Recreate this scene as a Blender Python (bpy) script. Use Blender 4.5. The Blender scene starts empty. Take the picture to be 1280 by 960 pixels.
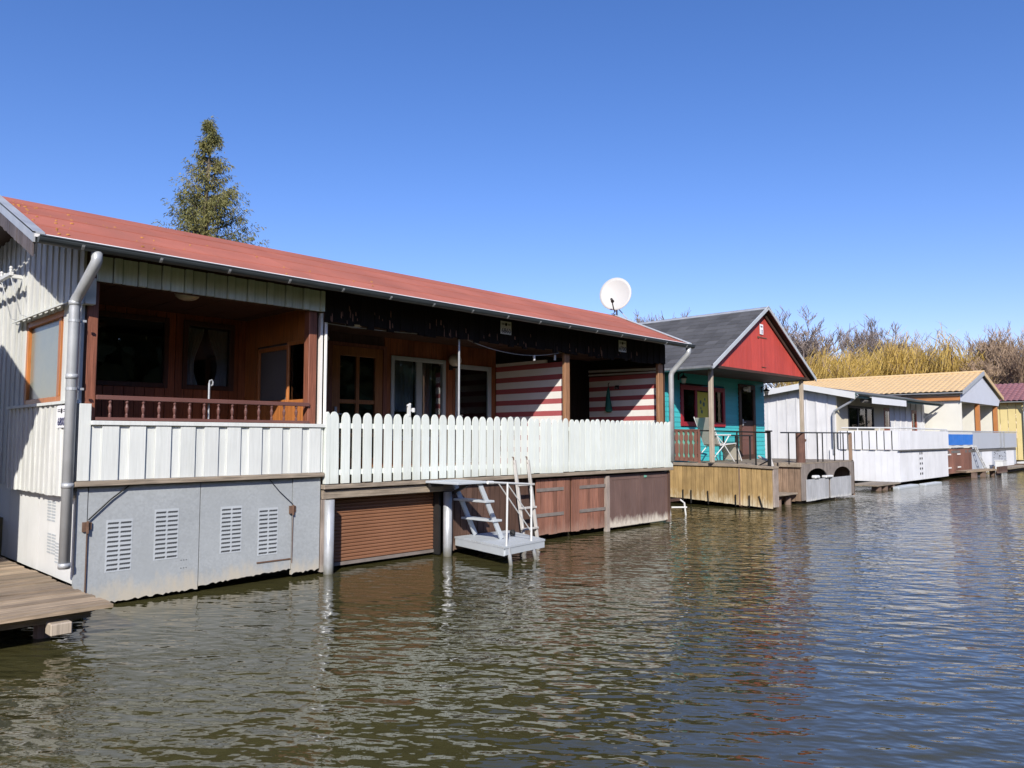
import bpy, bmesh, math, random
from mathutils import Vector, Matrix, Euler
random.seed(7)
R = math.radians
SC = bpy.context.scene
COL = SC.collection

# ------------------------------------------------------------------ camera
F, PITCH, YAW, CAMH = 950.0, R(4.06), R(43.85), 1.8
cam = bpy.data.cameras.new('camera'); cam.sensor_width = 36.0; cam.lens = 36.0 * F / 1280.0
cam.clip_start = 0.05; cam.clip_end = 6000
co = bpy.data.objects.new('camera', cam); COL.objects.link(co)
co.location = (0, 0, CAMH); co.rotation_euler = (R(90) + PITCH, 0, YAW - R(90)); SC.camera = co

# ------------------------------------------------------------------ light
SUN = Vector((-1.05, -1.0, 0.925)).normalized()
EL = math.asin(SUN.z)
sl = bpy.data.lights.new('sun', 'SUN'); sl.energy = 4.6; sl.angle = R(0.53); sl.color = (1.0, 0.94, 0.85)
so = bpy.data.objects.new('sun', sl); COL.objects.link(so)
so.rotation_euler = (-SUN).to_track_quat('-Z', 'Y').to_euler()
so.location = (-20, -20, 30)
W = bpy.data.worlds.new('World'); SC.world = W; W.use_nodes = True
nt = W.node_tree
for n in list(nt.nodes): nt.nodes.remove(n)
sky = nt.nodes.new('ShaderNodeTexSky'); sky.sky_type = 'NISHITA'; sky.sun_disc = False
sky.sun_elevation = EL; sky.sun_rotation = math.atan2(SUN.x, SUN.y)
sky.altitude = 50; sky.air_density = 1.0; sky.dust_density = 0.35; sky.ozone_density = 3.2
hsv = nt.nodes.new('ShaderNodeHueSaturation'); hsv.inputs['Saturation'].default_value = 1.22
bg = nt.nodes.new('ShaderNodeBackground'); bg.inputs['Strength'].default_value = 0.118
wo = nt.nodes.new('ShaderNodeOutputWorld')
nt.links.new(sky.outputs[0], hsv.inputs['Color']); tint = nt.nodes.new('ShaderNodeVectorMath'); tint.operation = 'MULTIPLY'; tint.inputs[1].default_value = (1.13, .925, 1.13)
nt.links.new(hsv.outputs[0], tint.inputs[0]); nt.links.new(tint.outputs[0], bg.inputs[0]); nt.links.new(bg.outputs[0], wo.inputs[0])
SC.view_settings.view_transform = 'Standard'
try: SC.view_settings.look = 'None'
except Exception: pass
SC.view_settings.exposure = 0.40; SC.view_settings.gamma = 1.0
SC.render.engine = 'CYCLES'
SC.cycles.max_bounces = 8; SC.cycles.transparent_max_bounces = 12
SC.cycles.caustics_reflective = False; SC.cycles.caustics_refractive = False

# ------------------------------------------------------------------ materials
class NB:
    def __init__(s, name):
        s.m = bpy.data.materials.new(name); s.m.use_nodes = True
        s.t = s.m.node_tree
        for n in list(s.t.nodes): s.t.nodes.remove(n)
    def n(s, typ, **kw):
        nd = s.t.nodes.new(typ)
        for k, v in kw.items(): setattr(nd, k, v)
        return nd
    def l(s, a, b): s.t.links.new(a, b)
    def math(s, op, a, b=None, clamp=False):
        nd = s.n('ShaderNodeMath', operation=op); nd.use_clamp = clamp
        for i, v in enumerate((a, b)):
            if v is None: continue
            if isinstance(v, (int, float)): nd.inputs[i].default_value = v
            else: s.l(v, nd.inputs[i])
        return nd.outputs[0]
    def vmul(s, v, k):
        nd = s.n('ShaderNodeVectorMath', operation='MULTIPLY'); s.l(v, nd.inputs[0]); nd.inputs[1].default_value = k
        return nd.outputs[0]
    def noise(s, vec, scale, detail=3, rough=.55):
        nd = s.n('ShaderNodeTexNoise'); s.l(vec, nd.inputs['Vector']); nd.inputs['Scale'].default_value = scale
        nd.inputs['Detail'].default_value = detail; nd.inputs['Roughness'].default_value = rough
        return nd.outputs['Fac']
    def remap(s, v, a, b, c, d):
        nd = s.n('ShaderNodeMapRange'); s.l(v, nd.inputs[0])
        for i, x in enumerate((a, b, c, d)): nd.inputs[i + 1].default_value = x
        return nd.outputs[0]
    def mix(s, f, a, b):
        nd = s.n('ShaderNodeMix', data_type='RGBA')
        for sock, v in ((nd.inputs[0], f), (nd.inputs[6], a), (nd.inputs[7], b)):
            if isinstance(v, (int, float)): sock.default_value = v
            elif isinstance(v, tuple): sock.default_value = (*v[:3], 1)
            else: s.l(v, sock)
        return nd.outputs[2]
    def scale(s, c, f):
        nd = s.n('ShaderNodeVectorMath', operation='SCALE'); s.l(c, nd.inputs[0]) if not isinstance(c, tuple) else setattr(nd.inputs[0], 'default_value', c[:3])
        s.l(f, nd.inputs['Scale']); return nd.outputs[0]

def mat(name, col, rough=.65, metal=0.0, var=.12, isl=0.0, vs=2.0, stretch=(1, 1, 1), dirt=None, dirt_amt=.35, dirt_s=(5, 5, .7),
        grain=None, grain_amt=.25, bump=.0, bump_scale=40, stain=None, spec=.4, isl_col=None, spangle=0):
    b = NB(name)
    geo = b.n('ShaderNodeNewGeometry'); pos = geo.outputs['Position']; ri = geo.outputs['Random Per Island']
    n1 = b.noise(b.vmul(pos, stretch), vs, 4)
    f = b.remap(n1, .25, .75, 1 - var, 1 + var)
    if isl: f = b.math('MULTIPLY', f, b.remap(ri, 0, 1, 1 - isl, 1 + isl))
    c = tuple(col)
    if isl_col: c = b.mix(ri, col, isl_col)
    if grain:
        st = {'x': (2.5, 60, 60), 'y': (60, 2.5, 60), 'z': (60, 60, 2.5)}[grain]
        off = b.n('ShaderNodeVectorMath', operation='ADD'); b.l(b.vmul(pos, st), off.inputs[0])
        rv = b.n('ShaderNodeCombineXYZ'); b.l(b.math('MULTIPLY', ri, 37.0), rv.inputs[0]); b.l(rv.outputs[0], off.inputs[1])
        g = b.noise(off.outputs[0], 1.0, 3, .6)
        f = b.math('MULTIPLY', f, b.remap(g, .3, .7, 1 - grain_amt, 1 + grain_amt))
    if spangle:
        v = b.n('ShaderNodeTexVoronoi'); b.l(pos, v.inputs['Vector']); v.inputs['Scale'].default_value = spangle
        sx = b.n('ShaderNodeSeparateColor'); b.l(v.outputs['Color'], sx.inputs[0])
        f = b.math('MULTIPLY', f, b.remap(sx.outputs[0], 0, 1, .93, 1.07))
    cc = b.scale(c, f)
    if dirt:
        d = b.noise(b.vmul(pos, dirt_s), 1.0, 5, .65)
        cc = b.mix(b.remap(d, .62 - dirt_amt * .35, .78, 0, min(1, dirt_amt * 2)), cc, dirt)
    if stain:   # band of lime and algae just over the water line: (z0, z1, colour)
        sp = b.n('ShaderNodeSeparateXYZ'); b.l(pos, sp.inputs[0])
        wob = b.math('MULTIPLY', b.math('SUBTRACT', b.noise(b.vmul(pos, (6, 6, 2)), 1.5, 4, .7), .5), (stain[1] - stain[0]) * 2.6)
        zz = b.math('ADD', sp.outputs[2], wob)
        cc = b.mix(b.math('MULTIPLY', b.remap(zz, stain[1], stain[0], 0, 1), stain[3] if len(stain) > 3 else .9), cc, stain[2])
    p = b.n('ShaderNodeBsdfPrincipled'); b.l(cc, p.inputs['Base Color'])
    p.inputs['Metallic'].default_value = metal; p.inputs['Specular IOR Level'].default_value = spec
    b.l(b.remap(n1, .2, .8, max(.05, rough - .1), min(1, rough + .1)), p.inputs['Roughness'])
    if bump:
        bm = b.n('ShaderNodeBump'); bm.inputs['Strength'].default_value = bump; bm.inputs['Distance'].default_value = .01
        st = {'x': (.08, 1, 1), 'y': (1, .08, 1), 'z': (1, 1, .08)}.get(grain, (1, 1, 1))
        b.l(b.noise(b.vmul(pos, st), bump_scale, 4), bm.inputs['Height']); b.l(bm.outputs[0], p.inputs['Normal'])
    o = b.n('ShaderNodeOutputMaterial'); b.l(p.outputs[0], o.inputs[0])
    return b.m

def pane_mat(name, tint=(.90, .93, .94), refl=1.0):
    b = NB(name)
    fr = b.n('ShaderNodeFresnel'); fr.inputs[0].default_value = 1.5
    tr = b.n('ShaderNodeBsdfTransparent'); tr.inputs[0].default_value = (*tint, 1)
    gl = b.n('ShaderNodeBsdfGlossy'); gl.inputs['Roughness'].default_value = .015
    geo = b.n('ShaderNodeNewGeometry')
    bm = b.n('ShaderNodeBump'); bm.inputs['Strength'].default_value = .05; bm.inputs['Distance'].default_value = .02
    b.l(b.noise(geo.outputs['Position'], 2.5, 2), bm.inputs['Height']); b.l(bm.outputs[0], gl.inputs['Normal'])
    mx = b.n('ShaderNodeMixShader'); b.l(b.math('MULTIPLY', fr.outputs[0], 1.25 * refl, True), mx.inputs[0]); b.l(tr.outputs[0], mx.inputs[1]); b.l(gl.outputs[0], mx.inputs[2])
    o = b.n('ShaderNodeOutputMaterial'); b.l(mx.outputs[0], o.inputs[0])
    return b.m

def leaf_mat(name, c1, c2, rough=.6, trans=.25):
    b = NB(name)
    geo = b.n('ShaderNodeNewGeometry'); ri = geo.outputs['Random Per Island']
    n1 = b.noise(geo.outputs['Position'], .9, 3)
    c = b.mix(b.math('ADD', b.math('MULTIPLY', ri, .6), b.remap(n1, .3, .7, -.1, .5), True), c1, c2)
    p = b.n('ShaderNodeBsdfPrincipled'); b.l(c, p.inputs['Base Color']); p.inputs['Roughness'].default_value = rough; p.inputs['Specular IOR Level'].default_value = .2
    o = b.n('ShaderNodeOutputMaterial')
    if trans:
        t = b.n('ShaderNodeBsdfTranslucent'); b.l(c, t.inputs[0]); mx = b.n('ShaderNodeMixShader'); mx.inputs[0].default_value = trans
        b.l(p.outputs[0], mx.inputs[1]); b.l(t.outputs[0], mx.inputs[2]); b.l(mx.outputs[0], o.inputs[0])
    else: b.l(p.outputs[0], o.inputs[0])
    return b.m

M = {}
LIME = (.55, .53, .46)
M['white_board'] = mat('white painted boards', (.62, .645, .62), var=.05, isl=.05, dirt=(.42, .44, .38), dirt_amt=.22, grain='z', grain_amt=.05, bump=.25)
M['picket'] = mat('white painted pickets', (.66, .705, .665), var=.04, isl=.05, dirt=(.46, .50, .43), dirt_amt=.2, grain='z', grain_amt=.05, bump=.3, stain=(1.2, 1.32, (.5, .52, .44), .35))
M['side_board'] = mat('weathered white side boards', (.60, .61, .585), var=.07, isl=.06, dirt=(.36, .37, .33), dirt_amt=.35, grain='z', grain_amt=.1, bump=.3)
M['side_sheet'] = mat('white sheet cladding', (.66, .67, .66), var=.05, dirt=(.45, .45, .42), dirt_amt=.25, bump=.15)
M['green_board'] = mat('pale green weathered boards', (.66, .75, .70), var=.08, isl=.1, dirt=(.36, .44, .41), dirt_amt=.25, grain='z', grain_amt=.12, bump=.3)
M['dark_fascia'] = mat('dark brown fascia boards', (.012, .009, .008), rough=.9, spec=.15, var=.2, isl=.25, dirt=(.05, .028, .02), dirt_amt=.1, dirt_s=(30, 30, 2.2), grain='z', grain_amt=.4, bump=.5)
M['brown_board'] = mat('red brown stained boards', (.26, .09, .034), rough=.45, var=.2, isl=.2, grain='z', grain_amt=.3, bump=.3)
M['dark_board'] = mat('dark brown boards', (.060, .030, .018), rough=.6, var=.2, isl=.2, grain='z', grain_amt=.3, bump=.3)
M['post_brown'] = mat('brown stained post', (.20, .075, .045), rough=.5, var=.15, isl=.1, grain='z', grain_amt=.35, bump=.4)
M['post_oak'] = mat('weathered oak post', (.26, .135, .07), rough=.6, var=.15, isl=.1, grain='z', grain_amt=.35, bump=.4)
M['post_pale'] = mat('pale sun bleached post', (.38, .32, .25), rough=.75, var=.12, grain='z', grain_amt=.25, bump=.4)
M['barrel'] = mat('dark brown bark post', (.12, .062, .046), rough=.8, var=.25, vs=5, grain='z', grain_amt=.3, bump=.6)
M['pale_wood'] = mat('pale bare wood', (.43, .415, .39), rough=.8, var=.12, vs=4, grain='z', grain_amt=.25, bump=.4)
M['splinter'] = mat('bare flaked wood', (.17, .09, .06), rough=.9, var=.4, isl=.5, vs=9)
M['rail_brown'] = mat('brown painted balustrade', (.13, .06, .05), rough=.45, var=.15, isl=.12, bump=.2)
M['door_wood'] = mat('golden brown door wood', (.30, .125, .04), rough=.4, var=.15, grain='z', grain_amt=.25, bump=.2)
M['orange_wood'] = mat('orange varnished wood', (.42, .155, .045), rough=.4, var=.15, isl=.1, grain='z', grain_amt=.25, bump=.2)
M['roof_red'] = mat('red mineral roofing felt', (.385, .13, .092), rough=.9, var=.16, vs=1.3, isl=.09, dirt=(.33, .13, .095), dirt_amt=.35, dirt_s=(2.6, .8, .8), bump=.5, bump_scale=260, spec=.2)
M['lichen'] = mat('orange lichen', (.42, .20, .05), rough=.95, var=.3)
M['zinc'] = mat('zinc', (.44, .46, .475), rough=.45, metal=.3, var=.12, vs=4, dirt=(.28, .29, .29), dirt_amt=.3)
M['gutter'] = mat('dark grey gutter', (.055, .065, .07), rough=.4, metal=.2, var=.2, vs=3)
M['slate'] = mat('brown grey slates', (.10, .085, .085), rough=.7, var=.2, isl=.2, bump=.4)
M['galv'] = mat('galvanised sheet', (.375, .402, .415), rough=.55, metal=.1, var=.10, vs=1.6, dirt=(.34, .365, .375), dirt_amt=.55, dirt_s=(1.6, 1.6, 1.1), spangle=45, stain=(.06, .27, (.50, .46, .38), .95), bump=.15, bump_scale=30)
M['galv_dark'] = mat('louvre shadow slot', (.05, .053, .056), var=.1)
M['pipe'] = mat('galvanised tube', (.46, .48, .50), rough=.42, metal=.4, var=.12, vs=6, dirt=(.33, .34, .33), dirt_amt=.4, stain=(.0, .12, (.25, .24, .18), .8))
M['shutter'] = mat('brown roller shutter', (.22, .105, .058), rough=.5, var=.08, dirt=(.18, .09, .055), dirt_amt=.3)
M['gray_wood'] = mat('weathered grey wood', (.23, .19, .145), rough=.85, var=.2, isl=.2, vs=4, grain='x', grain_amt=.35, bump=.6)
M['gray_wood_z'] = mat('weathered grey upright wood', (.26, .215, .185), rough=.85, var=.2, isl=.15, vs=4, grain='z', grain_amt=.35, bump=.6, stain=(.0, .15, (.42, .40, .34), .6))
M['deck_wood'] = mat('sun bleached deck boards', (.29, .22, .15), rough=.85, var=.18, isl=.36, vs=3, grain='x', grain_amt=.35, bump=.7, dirt=(.15, .13, .09), dirt_amt=.3, dirt_s=(1, 4, 4))
M['base_board'] = mat('brown basement boards', (.082, .046, .033), rough=.7, var=.2, isl=.22, grain='z', grain_amt=.3, bump=.5, stain=(.12, .24, (.28, .21, .17), .5))
M['red_door'] = mat('red brown door boards', (.215, .10, .068), rough=.65, var=.18, isl=.26, grain='z', grain_amt=.25, bump=.5, stain=(.10, .30, (.34, .22, .17), .6))
M['panel_door'] = mat('dull brown panel doors', (.135, .085, .072), rough=.65, var=.15, isl=.06, grain='z', grain_amt=.12, bump=.3, dirt=(.20, .14, .12), dirt_amt=.3, stain=(.10, .26, (.56, .51, .43), 1.0))
M['iron'] = mat('weathered iron strap', (.22, .19, .17), rough=.7, metal=.2, var=.2, vs=8)
M['rust'] = mat('rusty iron', (.13, .075, .05), rough=.8, var=.3, vs=20)
M['black_iron'] = mat('black iron', (.018, .018, .018), rough=.5, var=.2)
M['white_paint'] = mat('white paint', (.62, .63, .62), rough=.45, var=.04, dirt=(.5, .5, .47), dirt_amt=.15)
M['grey_paint'] = mat('pale grey paint', (.43, .465, .49), rough=.55, var=.07, isl=.04, dirt=(.40, .43, .45), dirt_amt=.3, bump=.2)
M['blue_frame'] = mat('pale blue grey window frame', (.42, .49, .52), rough=.5, var=.06)
M['stripe_white'] = mat('cream white stripe', (.75, .735, .70), rough=.6, var=.05, dirt=(.55, .53, .5), dirt_amt=.2, bump=.15)
M['stripe_red'] = mat('dark red stripe', (.36, .085, .09), rough=.6, var=.08, dirt=(.40, .13, .13), dirt_amt=.2, bump=.15)
M['lamp_glass'] = mat('opal lamp glass', (.72, .70, .66), rough=.25, var=.03)
M['green_cloth'] = mat('green cloth', (.02, .14, .11), rough=.8, var=.2)
M['curtain'] = mat('white curtain', (.55, .55, .54), rough=.9, var=.1, stretch=(12, 12, .5))
M['grey_curtain'] = mat('grey net curtain', (.34, .36, .38), rough=.9, var=.12, stretch=(9, 9, .5))
M['frosted'] = mat('frosted greenish pane', (.22, .235, .19), rough=.22, var=.15, spec=.6)
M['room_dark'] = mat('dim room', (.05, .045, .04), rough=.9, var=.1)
M['pane'] = pane_mat('clear pane')
M['sign'] = mat('enamel sign', (.85, .85, .88), rough=.4, var=.05)
M['ink'] = mat('dark blue ink', (.02, .025, .09), rough=.6, var=.02)
M['dish'] = mat('off white dish', (.46, .46, .44), rough=.55, var=.03, dirt=(.5, .5, .47), dirt_amt=.2)
# second house
M['teal'] = mat('turquoise siding', (.055, .43, .46), rough=.5, var=.07, isl=.07, dirt=(.04, .32, .34), dirt_amt=.3, dirt_s=(.7, 5, 5))
M['gable_red'] = mat('red gable boards', (.48, .068, .05), rough=.55, var=.08, isl=.09, grain='z', grain_amt=.12, bump=.3, dirt=(.30, .035, .03), dirt_amt=.25)
M['trim_red'] = mat('crimson window trim', (.30, .018, .028), rough=.45, var=.08)
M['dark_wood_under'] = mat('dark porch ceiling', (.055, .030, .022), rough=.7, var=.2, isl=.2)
M['roof_black'] = mat('charcoal bitumen shingles', (.082, .083, .087), rough=.9, var=.14, isl=.22, vs=1.5, bump=.5, bump_scale=200, spec=.2)
M['yellow_wood'] = mat('honey coloured larch boards', (.36, .245, .105), rough=.7, var=.18, isl=.2, vs=3, grain='z', grain_amt=.25, bump=.4, dirt=(.23, .15, .065), dirt_amt=.4, stain=(.02, .36, (.60, .53, .38), .9))
M['brown_gray'] = mat('brown grey rough boards', (.21, .145, .10), rough=.8, var=.2, isl=.2, vs=4, grain='z', grain_amt=.35, bump=.5)
M['arch_wood'] = mat('grey arch boards', (.215, .185, .165), rough=.85, var=.15, isl=.15, vs=4, grain='z', grain_amt=.3, bump=.5)
M['silver_door'] = mat('silvery boat doors', (.36, .37, .385), rough=.8, var=.12, isl=.12, vs=3, grain='z', grain_amt=.2, bump=.4, stain=(.04, .16, (.6, .6, .57), .9))
M['ornament'] = mat('dull red ornament boards', (.20, .095, .07), rough=.7, var=.15, isl=.12, grain='z', grain_amt=.2)
M['teal_paint'] = mat('green turquoise panel', (.16, .40, .32), rough=.6, var=.08)
M['door_brown'] = mat('brown house door', (.145, .070, .055), rough=.5, var=.12)
M['chair_cloth'] = mat('beige sling cloth', (.62, .58, .50), rough=.8, var=.04)
M['yellow_pic'] = mat('yellow cloth picture', (.66, .58, .09), rough=.7, var=.08)
# third to fifth houses
M['h3_board'] = mat('grey white upright boards', (.64, .645, .65), rough=.7, var=.06, isl=.07, dirt=(.42, .42, .42), dirt_amt=.3)
M['h3_white'] = mat('white terrace boards', (.70, .71, .73), rough=.6, var=.05, isl=.04, dirt=(.55, .56, .57), dirt_amt=.3, dirt_s=(3, 3, .8), stain=(.1, .2, (.45, .45, .42), .5))
M['beige'] = mat('beige render', (.60, .55, .43), rough=.8, var=.05)
M['grey_felt'] = mat('grey roofing felt', (.13, .125, .12), rough=.9, var=.12, bump=.3, bump_scale=100)
M['awning'] = mat('light awning cloth', (.66, .68, .71), rough=.7, var=.04)
M['red_brown_door'] = mat('red brown door', (.27, .075, .04), rough=.5, var=.1)
M['green_trim'] = mat('green grey eave board', (.10, .17, .15), rough=.7, var=.2)
M['sand_roof'] = mat('sand coloured metal tiles', (.60, .43, .225), rough=.55, var=.06, spec=.4)
M['cream_wall'] = mat('cream rendered wall', (.68, .67, .60), rough=.85, var=.04, dirt=(.62, .6, .5), dirt_amt=.2)
M['gable_grey'] = mat('light grey gable', (.52, .55, .62), rough=.6, var=.04)
M['h4_panel'] = mat('blue grey balcony panel', (.42, .45, .50), rough=.5, var=.05)
M['orange_post'] = mat('orange brown post', (.46, .19, .065), rough=.5, var=.1)
M['banner'] = mat('blue banner cloth', (.035, .17, .56), rough=.6, var=.06)
M['maroon_roof'] = mat('maroon roof tiles', (.25, .115, .12), rough=.6, var=.15)
M['h5_yellow'] = mat('yellow boards', (.67, .55, .25), rough=.65, var=.05, isl=.05)
# nature
M['bark'] = mat('bark', (.13, .105, .08), rough=.9, var=.3, vs=6)
M['twig'] = mat('bare twigs', (.21, .17, .15), rough=.9, var=.25, vs=1.0)
M['twig_brown'] = mat('brown twigs', (.30, .215, .145), rough=.9, var=.3, vs=1.0)
M['conifer'] = leaf_mat('conifer sprays', (.10, .115, .042), (.29, .26, .095), trans=.15)
M['willow'] = leaf_mat('golden willow shoots', (.43, .295, .075), (.66, .48, .14), trans=.25)
M['ground'] = mat('dry grassy ground', (.13, .11, .055), rough=.95, var=.3, vs=.6)

def water_mat():
    b = NB('canal water')
    geo = b.n('ShaderNodeNewGeometry'); pos = geo.outputs['Position']
    mp = b.n('ShaderNodeMapping'); b.l(pos, mp.inputs[0]); mp.inputs['Rotation'].default_value = (0, 0, -(YAW - R(90)) + R(8))
    v = mp.outputs[0]
    calm = b.remap(b.noise(pos, .16, 2.5), .35, .65, .5, 1.25)
    sp = b.n('ShaderNodeSeparateXYZ'); b.l(pos, sp.inputs[0])   # sheltered, smoother water close under the near hull
    lee = b.math('MULTIPLY', b.remap(sp.outputs[1], 5.6, 8.6, 0, 1), b.remap(sp.outputs[0], 4, 13, 1, 0))
    calm = b.math('MULTIPLY', calm, b.math('SUBTRACT', 1.0, b.math('MULTIPLY', lee, .62)))
    h1 = b.math('MULTIPLY', b.noise(b.vmul(v, (.55, 1.0, 1)), 2.0, 2, .5), .034)
    h2 = b.math('MULTIPLY', b.noise(b.vmul(v, (.55, 1.0, 1)), 5.6, 1.5, .5), .034)
    h3 = b.math('MULTIPLY', b.noise(b.vmul(v, (.65, 1.0, 1)), 12, 1.5, .5), .0085)
    hh = b.math('MULTIPLY', b.math('ADD', b.math('ADD', h1, h2), h3), calm)
    bm = b.n('ShaderNodeBump'); bm.inputs['Strength'].default_value = 1.0; bm.inputs['Distance'].default_value = 1.0
    b.l(hh, bm.inputs['Height'])
    p = b.n('ShaderNodeBsdfPrincipled')
    p.inputs['Base Color'].default_value = (.054, .050, .019, 1); p.inputs['Roughness'].default_value = .035; p.inputs['IOR'].default_value = 1.52
    b.l(bm.outputs[0], p.inputs['Normal'])
    o = b.n('ShaderNodeOutputMaterial'); b.l(p.outputs[0], o.inputs[0])
    return b.m
M['water'] = water_mat()

# ------------------------------------------------------------------ mesh helpers
ORG = {}
def root_of(o):
    while o.parent is not None: o = o.parent
    return o
class MB:
    def __init__(s): s.v = []; s.f = []
    def add(s, vs, fs):
        k = len(s.v); s.v += [tuple(v) for v in vs]; s.f += [tuple(i + k for i in f) for f in fs]; return s
    def box(s, x0, x1, y0, y1, z0, z1):
        return s.add([(x0, y0, z0), (x1, y0, z0), (x1, y1, z0), (x0, y1, z0), (x0, y0, z1), (x1, y0, z1), (x1, y1, z1), (x0, y1, z1)],
                     [(0, 3, 2, 1), (4, 5, 6, 7), (0, 1, 5, 4), (1, 2, 6, 5), (2, 3, 7, 6), (3, 0, 4, 7)])
    def bar(s, p, q, w, h, up=(0, 0, 1)):
        p, q = Vector(p), Vector(q); d = (q - p).normalized(); u = Vector(up)
        r = d.cross(u)
        if r.length < 1e-4: r = d.cross(Vector((1, 0, 0)))
        r.normalize(); u = r.cross(d).normalized()
        vs = []
        for c in (p, q):
            for a, b_ in ((-1, -1), (1, -1), (1, 1), (-1, 1)): vs.append(c + r * (a * w / 2) + u * (b_ * h / 2))
        return s.add(vs, [(0, 1, 2, 3), (7, 6, 5, 4), (0, 4, 5, 1), (1, 5, 6, 2), (2, 6, 7, 3), (3, 7, 4, 0)])
    def tube(s, pts, r, n=8, cap=True):
        pts = [Vector(p) for p in pts]; m = len(pts); rr = r if isinstance(r, (list, tuple)) else [r] * m
        k = len(s.v); prev = None
        for i, p in enumerate(pts):
            d = (pts[min(i + 1, m - 1)] - pts[max(i - 1, 0)]).normalized()
            a = prev if prev is not None else (Vector((0, 0, 1)) if abs(d.z) < .9 else Vector((1, 0, 0)))
            a = (a - d * a.dot(d)).normalized(); prev = a; b_ = d.cross(a)
            for j in range(n):
                t = 2 * math.pi * j / n; s.v.append(tuple(p + (a * math.cos(t) + b_ * math.sin(t)) * rr[i]))
        for i in range(m - 1):
            for j in range(n):
                j2 = (j + 1) % n; s.f.append((k + i * n + j, k + i * n + j2, k + (i + 1) * n + j2, k + (i + 1) * n + j))
        if cap:
            s.f.append(tuple(k + j for j in reversed(range(n)))); s.f.append(tuple(k + (m - 1) * n + j for j in range(n)))
        return s
    def prism(s, poly, axis, a, b):
        n = len(poly)
        def P(u, v, t): return (t, u, v) if axis == 'x' else (u, t, v) if axis == 'y' else (u, v, t)
        vs = [P(u, v, a) for u, v in poly] + [P(u, v, b) for u, v in poly]
        fs = [tuple(range(n)), tuple(range(2 * n - 1, n - 1, -1))] + [(i, i + n, (i + 1) % n + n, (i + 1) % n) for i in range(n)]
        return s.add(vs, fs)
    def disc_lathe(s, prof, c, n=12):      # prof: (r, z) list, revolved round a vertical axis through c
        k = len(s.v); m = len(prof)
        for r, z in prof:
            for j in range(n):
                t = 2 * math.pi * j / n; s.v.append((c[0] + r * math.cos(t), c[1] + r * math.sin(t), c[2] + z))
        for i in range(m - 1):
            for j in range(n):
                j2 = (j + 1) % n; s.f.append((k + i * n + j, k + i * n + j2, k + (i + 1) * n + j2, k + (i + 1) * n + j))
        s.f.append(tuple(k + j for j in reversed(range(n)))); s.f.append(tuple(k + (m - 1) * n + j for j in range(n)))
        return s
    def slab(s, q, th):                    # q: four 3-D corners, thickness straight down
        vs = [tuple(v) for v in q] + [(v[0], v[1], v[2] - th) for v in q]
        return s.add(vs, [(0, 1, 2, 3), (7, 6, 5, 4), (0, 4, 5, 1), (1, 5, 6, 2), (2, 6, 7, 3), (3, 7, 4, 0)])
    def build(s, name, m, parent=None, label=None, smooth=False, bevel=0, fix=True):
        me = bpy.data.meshes.new(name)
        off = Vector((0, 0, 0))
        if parent is not None: off = ORG.get(root_of(parent).name, Vector((0, 0, 0)))
        me.from_pydata([tuple(Vector(v) - off) for v in s.v], [], s.f)
        if fix or bevel:
            bm = bmesh.new(); bm.from_mesh(me)
            bmesh.ops.recalc_face_normals(bm, faces=bm.faces)
            if bevel:
                es = [e for e in bm.edges if len(e.link_faces) == 2 and e.calc_face_angle(0) > .6]
                bmesh.ops.bevel(bm, geom=es, offset=bevel, segments=1, affect='EDGES', profile=.5)
            bm.to_mesh(me); bm.free()
        if smooth:
            for p in me.polygons: p.use_smooth = True
        me.materials.append(M[m] if isinstance(m, str) else m)
        o = bpy.data.objects.new(name, me); COL.objects.link(o)
        if parent is not None: o.parent = parent
        if label: o['label'] = label
        return o

def islands(mb):
    p = list(range(len(mb.v)))
    def f(a):
        while p[a] != a: p[a] = p[p[a]]; a = p[a]
        return a
    for fc in mb.f:
        for b_ in fc[1:]: p[f(b_)] = f(fc[0])
    out = {}
    for i in range(len(p)): out.setdefault(f(i), []).append(i)
    res = []
    for ids in out.values():
        ix = {v: k for k, v in enumerate(ids)}; m_ = MB(); m_.v = [mb.v[i] for i in ids]
        m_.f = [tuple(ix[i] for i in fc) for fc in mb.f if fc[0] in ix]; res.append(m_)
    return res
def build_each(mb, name, m, parent, **kw):
    """every loose piece of mb becomes a part of its own"""
    return [i.build(name, m, parent, **kw) for i in islands(mb)]
def build2(a, ma, b_, mb_, name, parent, label=None):
    """one mesh whose surface pattern b_ has a material of its own"""
    na = len(a.f); m_ = MB(); m_.add(a.v, a.f); m_.add(b_.v, b_.f); o = m_.build(name, ma, parent, label)
    o.data.materials.append(M[mb_])
    for p in o.data.polygons:
        if p.index >= na: p.material_index = 1
    return o
def tag(o, label, cat, group=None):
    o['label'] = label; o['category'] = cat
    if group: o['group'] = group
    return o
def thing(name, label, cat, loc, group=None):
    o = bpy.data.objects.new(name, None); COL.objects.link(o); o.location = loc
    o.empty_display_size = .2
    ORG[o.name] = Vector(loc); return tag(o, label, cat, group)
def structure(o): o['kind'] = 'structure'; return o

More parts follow.
